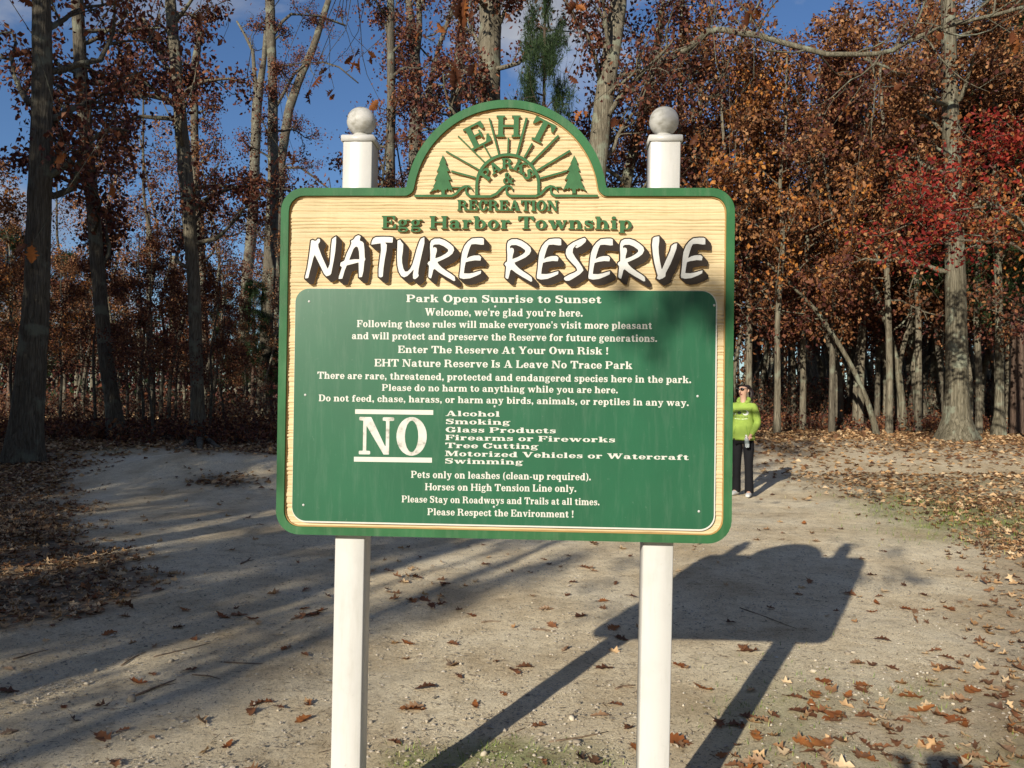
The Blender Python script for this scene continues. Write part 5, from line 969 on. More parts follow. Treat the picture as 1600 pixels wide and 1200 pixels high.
LR = [(585,190),(600,150),(650,122),(730,120),(800,145),(870,190),(925,240),(938,290),(910,345),(860,385),(780,425),(690,465),(710,500),(760,550),(830,600),(900,645),(945,680),(955,740),(930,745),(890,720),(800,670),(720,620),(650,565),(630,580),(615,650),(600,705),(575,700),(558,680),(565,600),(570,520),(545,490),(560,462),(585,450),(588,350),(582,260)]
LRh = [(625,225),(650,207),(720,205),(790,235),(850,280),(850,310),(810,345),(740,385),(660,415),(665,370),(685,300),(680,260),(650,245),(630,260)]
LE = [(1375,125),(1375,210),(1340,212),(1260,200),(1190,205),(1165,260),(1140,340),(1120,415),(1170,385),(1230,370),(1310,368),(1335,395),(1325,445),(1250,440),(1150,455),(1105,470),(1090,550),(1080,632),(1150,635),(1220,625),(1280,605),(1335,592),(1330,635),(1260,670),(1170,705),(1080,715),(1020,700),(1015,670),(1030,560),(1040,430),(1055,320),(1090,230),(1140,165),(1200,120),(1280,112),(1350,112)]
LS = [(1190,130),(1255,108),(1280,135),(1270,170),(1210,225),(1140,262),(1115,245),(1160,205),(1120,222),(1085,270),(1080,330),(1120,400),(1180,480),(1220,540),(1240,585),(1220,610),(1180,650),(1100,700),(1030,740),(980,742),(950,715),(960,690),(1030,650),(1105,620),(1150,590),(1130,540),(1070,480),(1000,400),(978,340),(985,280),(1020,225),(1090,175)]
LV = [(710,110),(740,90),(800,82),(800,150),(790,230),(795,330),(810,430),(835,550),(870,470),(920,360),(955,280),(970,215),(1010,185),(1050,180),(1040,250),(1000,360),(950,480),(890,590),(885,640),(850,665),(800,685),(765,665),(780,630),(760,560),(735,460),(712,330),(700,200)]
sh = lambda c, dx, dy: (lambda x, y: (c(x, y)[0] + dx, c(x, y)[1] + dy))
for P, Hh, conv in [(LN, None, ca), (LA, LAh, ca), (LT, None, ca), (LU, None, cb), (LR, LRh, cb), (LE, None, cb), (LR, LRh, sh(cb, 120.3, 1)), (LE, None, sh(cb, 120.8, 0.9)), (LS, None, cc), (LE, None, sh(cb, 201.4, 1.0)), (LR, LRh, sh(cb, 296.9, 0.6)), (LV, None, cd), (LE, None, sh(cb, 345.9, -0.4))]:
    W_ = np.array([conv(*p) for p in P]); Hw = np.array([conv(*p) for p in Hh]) if Hh else None
    x0, y0 = W_.min(0) - 5; x1, y1 = W_.max(0) + 15; xs_ = np.arange(x0, x1, 0.9); ys_ = np.arange(y0, y1, 0.9); X, Y = np.meshgrid(xs_, ys_)
    def fn(X, Y):
        d = sd_poly(X, Y, W_); return d if Hw is None else np.maximum(d, -sd_poly(X, Y, Hw))
    D0_ = fn(X, Y) - 2.1; D = D0_.copy()
    for k in range(1, 11): D = np.minimum(D, fn(X - 0.78*k, Y - 0.80*k) - 2.1 + 0.06*k)
    big_ = [lp for lp in contours(D, xs_, ys_, 0.0, 0.22) if abs(area(lp)) > 6]
    par = carve('letter', group_loops(big_), lambda x, y: (x, y), 0.0005, 0.0176, M_DARK, M_CREAM)
    Df = fn(X, Y); carve('letter_face', group_loops([lp for lp in contours(Df, xs_, ys_, 0.0, 0.12) if abs(area(lp)) > 3]), lambda x, y: (x, y), -0.0006, 0.0005, M_WLET, M_WLET, par)
# posts
for (a, b_, c, dcap) in [((539.4, 1200), (544, 845), (558.2, 250), (564.3, 189, 22.5)), ((1022.3, 1195), (1026.9, 850), (1039.6, 250), (1039, 192, 23))]:
    yd = 0.046; p0, p1, p2 = brd(*a, yd), brd(*b_, yd), brd(*c, yd); sl = (p2[0] - p0[0])/(p2[1] - p0[1]); top = brd(c[0], 219.5, yd)[1]
    ux_ = lambda z: p0[0] + sl*(z - p0[1]); mb = MB(); hw = 0.0508; r_ = 0.0035; N_ = [(-hw + r_, yd), (hw - r_, yd), (hw, yd + r_), (hw, yd + 0.1016 - r_), (hw - r_, yd + 0.1016), (-hw + r_, yd + 0.1016), (-hw, yd + 0.1016 - r_), (-hw, yd + r_)]
    V = []; zs = [-0.3, 0.4, 1.0, 1.6, top]
    for z in zs: V += [(ux_(z) + x, y, z) for x, y in N_]
    i = np.arange(len(zs) - 1)[:, None]*8; j = np.arange(8)[None]; k = (j + 1) % 8; mb.add(V, np.stack([i + j, i + k, i + k + 8, i + j + 8], -1).reshape(-1, 4)); post = link('post', mb.mesh('post', M_VINYL), sign)
    mb = MB(); uc = ux_(top); yc_ = yd + 0.0508; h2 = 0.0565
    prof = [(h2, -0.002), (h2, 0.016), (h2 - 0.004, 0.020), (0.03, 0.0235)]
    V = [];
    for (hh, dz) in [(h2 - 0.004, -0.003)] + prof: V += [(uc - hh, yc_ - hh, top + dz), (uc + hh, yc_ - hh, top + dz), (uc + hh, yc_ + hh, top + dz), (uc - hh, yc_ + hh, top + dz)]
    q = []
    for s_ in range(4):
        for e in range(4): q.append((s_*4 + e, s_*4 + (e + 1) % 4, s_*4 + 4 + (e + 1) % 4, s_*4 + 4 + e))
    q.append((16, 17, 18, 19)); mb.add(V, np.array(q)); link('post_cap', mb.mesh('post_cap', M_VINYL), sign)
    rb = 0.0505; cz = top + 0.0235 + 0.008 + rb*0.97; mb = MB(); pr = [(0.030, -rb*0.97 - 0.008), (0.030, -rb*0.97 + 0.0), (0.024, -rb*0.9)]
    for t_ in np.linspace(-1.15, 1.5, 22):
        rr_ = rb*math.cos(t_); zz_ = rb*math.sin(t_); pr.append((max(rr_, 0.0005), zz_ ))
    for n_, (a_, z_) in enumerate(pr):
        if 0.10 < z_/rb < 0.24: pr[n_] = (a_*0.988, z_)
    pr.append((0.0002, rb)); mb.lathe(pr, (0, 0, 0), 32); link('ball_finial', mb.mesh('ball_finial', M_BALL, True), sign, (uc, yc_, cz))
# two rails hold the board to the posts at the back
for z in (ZB + 0.16, ZT - 0.12):
    mb = MB(); mb.box(-0.44, 0.44, 0.044, 0.082, z, z + 0.09); link('rail', mb.mesh('rail', M_VINYL), sign)
# ------------------------------------------------------------------ people
def skin(name, V, E_, Rd, mat, parent, root=0, lv=2, smooth=True):
    me = bpy.data.meshes.new(name); me.from_pydata([tuple(v) for v in V], E_, []); o = bpy.data.objects.new(name, me); COL.objects.link(o)
    md = o.modifiers.new('skin', 'SKIN'); md.use_smooth_shade = True; md.branch_smoothing = 0.6
    for i, r in enumerate(Rd):
        sv = me.skin_vertices[0].data[i]; sv.radius = r if hasattr(r, '__len__') else (r, r); sv.use_root = (i == root)
    o.modifiers.new('sub', 'SUBSURF').levels = lv
    dg = bpy.context.evaluated_depsgraph_get(); dg.update(); ev = o.evaluated_get(dg); nm = bpy.data.meshes.new_from_object(ev, depsgraph=dg)
    COL.objects.unlink(o); bpy.data.objects.remove(o); nm.name = name; nm.materials.clear(); nm.materials.append(mat)
    return link(name, nm, parent)
def cut_below(o, z, up=1):
    import bmesh
    bm = bmesh.new(); bm.from_mesh(o.data); bmesh.ops.bisect_plane(bm, geom=bm.verts[:] + bm.edges[:] + bm.faces[:], plane_co=(0, 0, z), plane_no=(0, 0, up), clear_inner=True)
    r = [e for e in bm.edges if e.is_boundary]; x = bmesh.ops.extrude_edge_only(bm, edges=r)['geom']
    for v in [g for g in x if isinstance(g, bmesh.types.BMVert)]: v.co.x *= 0.93; v.co.y *= 0.93; v.co.z += 0.02*up
    bm.to_mesh(o.data); bm.free(); o.data.update()
def cloth(name, col, rough=0.85, var=0.14):
    return noise_col(name, [(0.3, tuple(c*(1 - var) for c in col)), (0.7, tuple(c*(1 + var) for c in col))], 9, 5, rough, bump=0.5, bscale=14, bdist=0.02, spec=0.15)
SKIN = hard_mat('skin', (0.50, 0.30, 0.21), 0.5, 0.06, 12); HAIR = hard_mat('dark_hair', (0.018, 0.012, 0.011), 0.45, 0.3, 60, 0.4, 120)
def chain(V, E_, R, pts, start=None):
    """pts: (x,y,z,r) appended; start = index to connect to"""
    prev = start
    for (x, y, z, r) in pts:
        V.append((x, y, z)); R.append(r); i = len(V) - 1
        if prev is not None: E_.append((prev, i))
        prev = i
    return prev
def make_person(loc, rz, label, arms, top_mat, leg_mat, shoe_mat, hair='ponytail', grip=None, glasses=True, height=1.0, legs=None, head_turn=0.0, head_x=0.0):
    root = empty('person', loc, rz); root.scale = (height,)*3; tag(root, label, 'person')
    V, E_, R = [], [], []
    chain(V, E_, R, [(0, 0, 0.93, (.115, .085))]); sp_ = chain(V, E_, R, [(0, 0.0, 1.08, (.105, .08)), (0, 0.01, 1.24, (.125, .085)), (0, 0.01, 1.36, (.09, .065))], 0)
    c, s = math.cos(head_turn), math.sin(head_turn)
    def ht(x, y, z, r): return (c*x - s*y, s*x + c*y, z, r)
    nk = chain(V, E_, R, [(0, 0.005, 1.42, .047), ht(0, -0.002, 1.475, .05), ht(0, -0.012, 1.525, (.062, .066)), ht(0, -0.010, 1.575, (.073, .083)), ht(0, 0.0, 1.625, (.066, .078))], sp_)
    LG = legs or [((.085, 0, .88), (.10, -.02, .50), (.10, .01, .09), (.11, -.11, .035)), ((-.085, 0, .88), (-.10, .0, .50), (-.11, .04, .09), (-.12, -.08, .035))]
    for (h, k, a, t_) in LG: chain(V, E_, R, [(*h, .075), (*k, .05), (*a, .036), (*t_, .03)], 0)
    for sgn, A in zip((1, -1), arms):
        sh_, el, wr, hd = A; i = chain(V, E_, R, [(*sh_, .05), (*el, .038), (*wr, .024)], sp_ - 1)
        # palm, four fingers and a thumb
        wr, hd = np.array(wr), np.array(hd); d = unit(hd - wr); side = unit(np.cross(d, (0, -1, 0.15)))*sgn; nrm = unit(np.cross(side, d))
        pm = wr + d*0.055; i = chain(V, E_, R, [(*pm, (.034, .018))], i)
        kn = wr + d*0.088; curl = (grip or [0.5, 0.5])[0 if sgn > 0 else 1]
        for f in range(4):
            o_ = side*(f - 1.5)*0.019; L1 = (0.030, 0.034, 0.033, 0.027)[f]; a1 = curl; p1 = kn + o_; p2 = p1 + L1*(d*math.cos(a1) + nrm*math.sin(a1)); p3 = p2 + L1*0.8*(d*math.cos(2*a1) + nrm*math.sin(2*a1)); p4 = p3 + L1*0.6*(d*math.cos(2.8*a1) + nrm*math.sin(2.8*a1))
            chain(V, E_, R, [(*p1, .0095), (*p2, .0085), (*p3, .008), (*p4, .0065)], i)
        q = wr + d*0.03 - side*0.028; chain(V, E_, R, [(*q, .011), (*(q + d*0.03 - side*0.016 + nrm*0.012*(1 + curl)), .0095), (*(q + d*0.052 - side*0.012 + nrm*0.024*(1 + curl)), .008)], i)
    body = skin('body', V, E_, R, SKIN, root)
    # nose, mouth, ears sit on the head
    hd_ = empty('x', (0, 0, 0)); bpy.data.objects.remove(hd_)
    def place_h(P): P = np.array(P, float); return np.stack([c*P[:, 0] - s*P[:, 1], s*P[:, 0] + c*P[:, 1], P[:, 2]], 1)
    mb = MB(); mb.tube(place_h([(0, -0.082, 1.578), (0, -0.093, 1.556), (0, -0.098, 1.540), (0, -0.082, 1.532)]), [.006, .011, .014, .008], 8); link('nose', mb.mesh('nose', SKIN, True), root)
    mb = MB(); mb.tube(place_h([(-0.025, -0.072, 1.507), (0, -0.082, 1.508), (0.025, -0.072, 1.507)]), [.003, .008, .003], 8); link('mouth', mb.mesh('mouth', hard_mat('lips', (0.30, 0.10, 0.09), 0.4), True), root)
    for e in (1, -1): mb = MB(); mb.tube(place_h([(e*0.070, 0.0, 1.535), (e*0.080, 0.008, 1.555), (e*0.078, 0.012, 1.58)]), [.006, .013, .009], 8); link('ear', mb.mesh('ear', SKIN, True), root)
    # hair
    V, E_, R = [], [], []; pts = [ht(0, 0.036, 1.545, (.072, .062)), ht(0, 0.022, 1.605, (.090, .088)), ht(0, 0.010, 1.650, (.080, .086))]; chain(V, E_, R, pts)
    if hair == 'ponytail': chain(V, E_, R, [ht(0.01, 0.12, 1.60, .036), ht(0.03, 0.15, 1.56, .046), ht(0.04, 0.15, 1.48, .044), ht(0.03, 0.13, 1.40, .02)], 1)
    skin('hair', V, E_, R, HAIR, root)
    if glasses:
        BL = hard_mat('sunglass_lens', (0.01, 0.008, 0.008), 0.12, 0, 10, spec=0.8); gl = None
        for e in (1, -1):
            mb = MB(); a = np.linspace(0, 2*np.pi, 17)[:-1]; ringp = np.stack([e*0.033 + 0.027*np.cos(a), -0.092 + 0.012*np.abs(np.cos(a))*(np.cos(a)*e > 0) + 0*a, 1.583 + 0.022*np.sin(a)], 1); P = place_h(np.concatenate([ringp, ringp + [0, 0.006, 0], [[e*0.033, -0.096, 1.583]]]))
            k = np.arange(16); kk = (k + 1) % 16; mb.add(P, [np.stack([k, kk, np.full(16, 32)], 1), np.stack([kk, k, k + 16, kk + 16], 1)]); link('sunglass_lens', mb.mesh('sunglass_lens', BL, True), root)
        mb = MB(); mb.tube(place_h([(-0.078, 0.0, 1.59), (-0.062, -0.075, 1.592), (-0.01, -0.094, 1.59), (0.01, -0.094, 1.59), (0.062, -0.075, 1.592), (0.078, 0.0, 1.59)]), 0.0025, 5); link('sunglass_frame', mb.mesh('sunglass_frame', BL), root)
    # hooded top
    V, E_, R = [], [], []; chain(V, E_, R, [(0, 0, 0.62, (.200, .165)), (0, 0, 0.76, (.200, .165)), (0, 0, 0.90, (.192, .158)), (0, -0.005, 1.05, (.175, .138)), (0, 0.0, 1.20, (.170, .125)), (0, 0.01, 1.32, (.145, .098)), (0, 0.012, 1.405, (.075, .065))])
    for A in arms:
        sh_, el, wr, hd = [np.array(q) for q in A]; m1 = (sh_ + el)/2; m2 = (el + wr)/2; chain(V, E_, R, [(*sh_, .072), (*m1, .062), (*el, .058), (*m2, .052), (*(wr + (el - wr)*0.10), .042), (*(wr + (el - wr)*0.01), .034)], 5)
    hoodie = skin('hoodie', V, E_, R, top_mat, root); cut_below(hoodie, 0.835)
    V, E_, R = [], [], []; a = [math.radians(t_) for t_ in range(-60, 241, 30)]
    chain(V, E_, R, [(0.082*math.cos(t_), 0.01 + 0.075*math.sin(t_), 1.415 + 0.035*math.sin(t_), .026 if t_ < 0.2 or t_ > 2.9 else .040) for t_ in a]); chain(V, E_, R, [(0, 0.115, 1.40, .045), (0, 0.12, 1.35, .03)], 5)
    skin('hood', V, E_, R, top_mat, root)
    V, E_, R = [], [], []; chain(V, E_, R, [(0, 0, 0.91, (.135, .105))])
    for (h, k, a_, t_) in LG:
        h, k, a_ = np.array(h), np.array(k), np.array(a_); chain(V, E_, R, [(*h, .080), (*(h*0.5 + k*0.5), .084), (*k, .066), (*(k*0.5 + a_*0.5), .064), (*(a_ + [0, 0, 0.0]), .070), (*(a_ - [0, 0, 0.045]), .072)], 0)
    cut_below(skin('trousers', V, E_, R, leg_mat, root), 0.86, -1)
    for (h, k, a_, t_) in LG:
        a_, t_ = np.array(a_), np.array(t_); d = unit((t_ - a_)*[1, 1, 0]); V, E_, R = [], [], []; b0_ = np.array([a_[0], a_[1], 0.0])
        chain(V, E_, R, [(*(b0_ - d*0.05 + [0, 0, .045]), (.038, .042)), (*(b0_ + d*0.01 + [0, 0, .055]), (.042, .05)), (*(b0_ + d*0.08 + [0, 0, .042]), (.044, .038)), (*(b0_ + d*0.15 + [0, 0, .036]), (.042, .030)), (*(b0_ + d*0.19 + [0, 0, .032]), (.028, .022))]); skin('shoe', V, E_, R, shoe_mat, root)
    return root, hoodie
wp = ground_at(1160, 776)
WL = [((.085, 0, .88), (.095, -.03, .50), (.10, .0, .09), (.115, -.12, .035)), ((-.085, 0, .88), (-.10, .04, .50), (-.12, .10, .09), (-.14, .0, .035))]
woman, hoodie = make_person(wp - np.array([0, 0, 0.0]), -0.55, 'woman in a lime green hoodie and black trousers standing beside the right edge of the sign'.replace('standing ', ''), [((.155, 0.01, 1.345), (.205, .035, 1.09), (.145, -.115, .915), (.125, -.165, .86)), ((-.155, 0.01, 1.345), (-.22, .03, 1.09), (-.20, -.08, .87), (-.19, -.10, .80))],
    cloth('lime_fleece', (0.26, 0.37, 0.07)), cloth('black_trousers', (0.010, 0.010, 0.012)), cloth('pale_shoe', (0.55, 0.55, 0.53), 0.6), grip=[1.05, 0.4], height=1.045, legs=WL, head_turn=-0.30)
# print on the chest, laid on the cloth
from mathutils.bvhtree import BVHTree
dep = bpy.context.evaluated_depsgraph_get(); hm = hoodie.data; bvh = BVHTree.FromPolygons([v.co.copy() for v in hm.vertices], [tuple(p.vertices) for p in hm.polygons])
INK = hard_mat('dark_print', (0.035, 0.055, 0.03), 0.7); PALE = hard_mat('pale_print', (0.75, 0.80, 0.68), 0.7)
def on_chest(groups, mat, off=0.003):
    V2, T, R = tri_groups(groups); P = []
    for x, z in V2:
        h = bvh.ray_cast(Vector((x, -1, z)), Vector((0, 1, 0))); P.append((x, (h[0].y if h[0] else -0.12) - off, z))
    mb = MB(); mb.add(P, T); return mb.mesh('chest_print', mat)
def cshape(fn, x0, x1, z0, z1): xs_ = np.arange(x0, x1, 0.006); ys_ = np.arange(z0, z1, 0.006); X, Y = np.meshgrid(xs_, ys_); return group_loops(contours(fn(X, Y), xs_, ys_, 0, 0.001))
sd_blob = lambda X, Y: np.minimum(sd_ell(X, Y, -0.03, 1.235, 0.030, 0.024), sd_path(X, Y, [(-0.10, 1.262), (-0.05, 1.268), (0.05, 1.268), (0.08, 1.262)], 0.009))
link('chest_print', on_chest(cshape(sd_blob, -0.16, 0.14, 1.17, 1.31), INK), woman)
sd_c = lambda X, Y: np.maximum(sd_ell(X, Y, 0.06, 1.235, 0.042, 0.036), -sd_ell(X, Y, 0.047, 1.247, 0.030, 0.026))
link('chest_print', on_chest(cshape(sd_c, 0.0, 0.12, 1.18, 1.29), PALE, 0.004), woman)
sd_c2 = lambda X, Y: np.maximum(sd_ell(X, Y, -0.115, 1.22, 0.034, 0.026), -sd_ell(X, Y, -0.108, 1.230, 0.022, 0.017))
link('chest_print', on_chest(cshape(sd_c2, -0.16, -0.06, 1.17, 1.27), PALE, 0.004), woman)
rw = np.random.default_rng(4)
def dashes(X, Y):
    D = np.full(X.shape, 9.)
    for x in np.arange(-0.115, 0.10, 0.022): D = np.minimum(D, sd_box(X, Y, x, 1.165, x + 0.013, 1.183))
    for x in np.arange(-0.05, 0.05, 0.015): D = np.minimum(D, sd_box(X, Y, x, 1.125, x + 0.009, 1.132))
    return D
link('chest_print', on_chest(cshape(dashes, -0.13, 0.12, 1.11, 1.20), INK), woman)
link('chest_print', on_chest(cshape(lambda X, Y: sd_path(X, Y, [(-0.10, 1.152), (0.0, 1.142), (0.09, 1.152)], 0.006), -0.12, 0.12, 1.12, 1.17), PALE), woman)
# pocket seam
link('pocket', on_chest(cshape(lambda X, Y: np.abs(sd_poly(X, Y, [(-0.10, 0.93), (-0.08, 1.04), (0.08, 1.04), (0.10, 0.93)])) - 0.003, -0.13, 0.13, 0.90, 1.07), cloth('lime_seam', (0.13, 0.24, 0.04)), 0.002), woman)
# water bottle held in her left hand
m_, nt_, N_, L_2, b_2 = new_mat('clear_plastic'); b_2.inputs['Base Color'].default_value = (0.72, 0.78, 0.80, 1); b_2.inputs['Transmission Weight'].default_value = 0.7; b_2.inputs['Roughness'].default_value = 0.12; b_2.inputs['IOR'].default_value = 1.33
cw, sw = math.cos(-0.55), math.sin(-0.55); hx, hy, hz = .120*1.045, -.19*1.045, .80*1.045; bo = wp + np.array([cw*hx - sw*hy, sw*hx + cw*hy, hz])
bt = empty('water_bottle', bo - [0, 0, 0.06]); bt.rotation_euler = (0.12, -0.15, 0); tag(bt, 'small clear water bottle held low in the left hand of the woman in green', 'bottle')
mb = MB(); mb.lathe([(0.0, 0), (.030, 0), (.033, .006), (.033, .05), (.029, .055), (.033, .06), (.033, .12), (.028, .145), (.014, .165), (.013, .175)], sides=18); link('bottle_body', mb.mesh('bottle_body', m_, True), bt)
mb = MB(); mb.lathe([(0.0155, .172), (.0155, .190), (.0, .191)], sides=14); link('cap', mb.mesh('cap', M_WHITE, True), bt)
mb = MB(); mb.lathe([(0.0338, .066), (.0338, .108)], sides=18); link('bottle_label', mb.mesh('bottle_label', hard_mat('bottle_label', (0.12, 0.15, 0.15), 0.5), True), bt)
# the photographer, whose head shades the ground at the lower right corner
ph, _h = make_person((-0.10, -0.47, 0.0), math.pi, 'photographer standing just behind the viewpoint, out of view, holding up a phone', [((.155, 0.01, 1.345), (.20, -.12, 1.20), (.075, -.36, 1.42), (.06, -.40, 1.49)), ((-.155, 0.01, 1.345), (-.20, -.12, 1.20), (-.075, -.36, 1.42), (-.06, -.40, 1.49))], cloth('grey_jacket', (0.12, 0.13, 0.15)), cloth('blue_jeans', (0.04, 0.06, 0.11)), cloth('brown_shoe', (0.10, 0.06, 0.04)), hair='short', glasses=False, height=1.03, grip=[0.9, 0.9])
mb = MB(); mb.box(-0.078, 0.078, -0.055, -0.047, CAM_H - 0.055, CAM_H + 0.018); pho = link('phone', mb.mesh('phone', hard_mat('phone_glass', (0.02, 0.02, 0.02), 0.2))); tag(pho, 'black phone held sideways by the photographer, out of view', 'phone')
# ------------------------------------------------------------------ fallen leaves, stones, sticks, grass
def oak_leaf(seed, curl=1.0, ratio=1.0):
    r = np.random.default_rng(seed); st_ = [(0, .012), (.10, .05), (.19, .16), (.26, .11), (.36, .25), (.44, .13), (.55, .30), (.63, .15), (.74, .22), (.83, .11), (.93, .09), (1.0, .0)]
    n = len(st_); V = []; a, b_, c = r.uniform(0.2, 0.9)*curl, r.uniform(-0.5, 0.7)*curl, r.uniform(-.5, .5)
    for side in (-1, 0, 1):
        for (t_, w) in st_:
            w2 = w*ratio*(1 + 0.18*r.normal())*side; sway = 0.03*(1 if abs(w) > .15 else -1)*abs(side); x = w2; y = t_ - sway
            z = a*x*x*1.6 + 0.45*b_*(y - 0.5)**2 + 0.03*abs(side)*r.normal()*(w > .1) + c*x*y*0.5 + (0.05 if side else 0.0)*abs(w)*2; V.append((x + 0.10*c*math.sin(3*y), y - 0.5, z))
    V = np.array(V); V[:, 2] -= V[:, 2].min(); F = []
    for k in range(n - 1):
        F += [(k, k + 1, n + k + 1, n + k), (n + k, n + k + 1, 2*n + k + 1, 2*n + k)]
    V = np.concatenate([V, [(0.012, -0.5, 0.01), (-0.012, -0.5, 0.01), (0.02*c, -0.72, 0.03)]]); m3 = 3*n
    return V, [np.array(F), np.array([(m3, m3 + 1, m3 + 2)])]
DRY = [leaf_mat('dry_leaf_brown', [(0.0, (0.11, 0.045, 0.022)), (0.5, (0.20, 0.085, 0.038)), (1.0, (0.30, 0.14, 0.065))], 0.15, per='object'), leaf_mat('dry_leaf_tan', [(0.0, (0.24, 0.13, 0.065)), (0.5, (0.36, 0.22, 0.125)), (1.0, (0.46, 0.31, 0.19))], 0.15, per='object'), leaf_mat('dry_leaf_orange', [(0.0, (0.24, 0.08, 0.025)), (1.0, (0.38, 0.15, 0.045))], 0.2, per='object')]
LM = []
for k in range(8):
    V, F = oak_leaf(100 + k, 1.0 + 0.4*(k % 3), (1.0, 0.8, 1.1, 0.6)[k % 4]); me = mesh_np('fallen_leaf', V, F[::-1], False, [DRY[k % 3 if k < 6 else 0]]); LM.append(me)
rl = np.random.default_rng(123)
ZONES = [('in the gap of sand left of the left post', 'leaves on the sand left of the left post'), ('between the two white posts', 'leaves on the sand between the posts'), ('inside the shadow of the sign board', 'leaves in the shadow of the sign'), ('on the sand right of the shadow of the sign', 'leaves right of the sign shadow'), ('in the dark drift at the left edge', 'leaves in the left drift')]
KN = ['brown lobed oak leaf', 'tan lobed oak leaf', 'orange lobed oak leaf', 'brown narrow oak leaf', 'tan curled oak leaf', 'orange curled oak leaf', 'brown curled oak leaf', 'brown narrow oak leaf']
def drop_leaf(px, py, size=None, k=None):
    p = ground_at(px, py); k = rl.integers(0, 8) if k is None else k; s_ = size or rl.uniform(0.09, 0.15); o = link('fallen_leaf', LM[k], None, p + [0, 0, 0.004]); o.scale = (s_,)*3; o.rotation_euler = (rl.normal()*0.10, rl.normal()*0.10, rl.uniform(0, 6.28))
    if px < 300 and 740 < py < 985: z = 4
    elif px < 540: z = 0
    elif 1050 < px < 1350 and 850 < py < 1010: z = 2
    elif px < 1010: z = 1
    else: z = 3
    tag(o, KN[k] + ' lying ' + ZONES[z][0], 'leaf', KN[k].replace('leaf', 'leaves') + ': ' + ZONES[z][1])
PL = [(350, 965, .15), (372, 962, .13), (278, 981, .13), (395, 968, .12), (470, 965, .14), (500, 955, .12), (488, 962, .12), (690, 945, .13), (645, 940, .12), (913, 888, .14), (962, 912, .13), (907, 963, .13), (943, 940, .09), (960, 983, .14), (707, 1040, .13), (715, 1057, .11), (775, 1035, .08), (805, 1050, .14), (822, 1044, .13), (642, 1110, .15), (639, 1007, .13), (674, 947, .13), (662, 938, .14), (653, 904, .11), (696, 913, .12), (850, 875, .10), (886, 869, .09), (800, 893, .10), (959, 1102, .12), (1058, 1163, .13), (1062, 1042, .11), (943, 1045, .12), (743, 1105, .10), (984, 932, .11), (1257, 819, .17), (1378, 862, .14), (1170, 1018, .15), (1160, 1013, .12), (1339, 1038, .11), (1380, 1001, .12), (1363, 957, .11), (1430, 957, .14), (1418, 953, .12), (1478, 1048, .14), (1521, 1081, .13), (1560, 1079, .14), (1552, 1090, .12), (1421, 1090, .14), (1283, 1113, .14), (1257, 1118, .16), (1270, 1105, .13), (1300, 1122, .15), (1439, 1113, .15), (1491, 1126, .15), (1505, 1135, .13), (1274, 1165, .15), (1465, 1170, .13), (1060, 1161, .14), (1179, 1194, .13), (1395, 1045, .10), (1350, 1073, .12), (1325, 1090, .12), (1240, 1090, .12), (160, 1155, .14), (215, 1068, .12), (300, 1048, .11), (400, 1100, .10), (415, 1098, .09), (475, 1125, .10), (355, 1168, .09), (180, 1195, .1), (480, 1102, .1)]
for x, y, s_ in PL: drop_leaf(x, y, s_*0.95, None if rl.random() < 0.5 else int(rl.choice([0, 2, 5, 6])))
n = len(PL); cand = []
while n < 285:
    px, py = rl.uniform(-20, 1620), 700 + 520*rl.random()**0.8
    p = ground_at(px, py); mk = float(litter_mask(p[0], p[1])); 
    if p[1] > 9.5 or rl.random() > 0.05 + mk*1.1: continue
    if 1140 < px < 1300 and py < 800: continue
    drop_leaf(px, py, rl.uniform(0.06, 0.13)); n += 1
# hanging leaves of the overhanging oak: each one a part
ov, ob, HC, ro = HANGING; HM = []
for k in range(4):
    V, F = oak_leaf(200 + k, 1.6, 1.15); V = V + [0, 0.5, 0]; me = mesh_np('leaf', V, F[::-1], False, [leaf_mat('hanging_leaf', [(0.0, (0.05, 0.018, 0.010)), (0.5, (0.14, 0.045, 0.016)), (1.0, (0.36, 0.13, 0.035))], 0.3, per='object')]) if k == 0 else mesh_np('leaf', V, F[::-1], False, [HM[0].materials[0]]); HM.append(me)
for (p, w, x) in HC:
    for q in range(2 + (w > 0.09)):
        o = link('leaf', HM[int(ro.integers(0, 4))], ov, p - ob + ro.normal(size=3)*0.018*(q > 0)); s_ = w*1.25*ro.uniform(0.75, 1.05)*(1 if q == 0 else 0.7); o.scale = (s_, s_, s_); o.rotation_euler = (ro.uniform(-2.2, -0.9), ro.uniform(-0.9, 0.9), ro.uniform(0, 6.28))
# loose litter nobody could count
def litter():
    r = np.random.default_rng(321); C = []; sz = []
    for (x0, x1, y0, y1, n, s_) in [(-6, 8, 3, 9, 40000, 0.068), (-10, 14, 8, 16, 80000, 0.078), (-16, 22, 15, 27, 80000, 0.11), (-28, 36, 26, 46, 34000, 0.21)]:
        x = r.uniform(x0, x1, n); y = r.uniform(y0, y1, n); k = np.abs(x) < 0.72*y + 0.6; x, y = x[k], y[k]; mk = litter_mask(x, y); mk = np.where(y > 20, 1, mk) if y0 > 25 else mk
        k = r.random(len(x)) < mk**1.4*0.95 + 0.006; x, y = x[k], y[k]; C.append(np.stack([x, y, gz(x, y) + 0.006 + 0.02*r.random(len(x))*np.minimum(1, litter_mask(x, y))], 1)); sz.append(np.full(len(x), s_))
    C = np.concatenate(C); sz = np.concatenate(sz); d, s, u = frames(r, len(C), 0.0, 0.86)
    far = C[:, 1] > 12; out = []
    V1, F1 = leaves(r, C[~far], sz[~far], 0.0, 0.90, 'lobed'); V2_, F2 = leaves(r, C[far], sz[far]*1.1, 0.0, 0.86, 'kite')
    V1[:, 2] += 0.004; V2_[:, 2] += 0.01
    return np.concatenate([V1, V2_]), np.concatenate([F1, F2 + len(V1)])
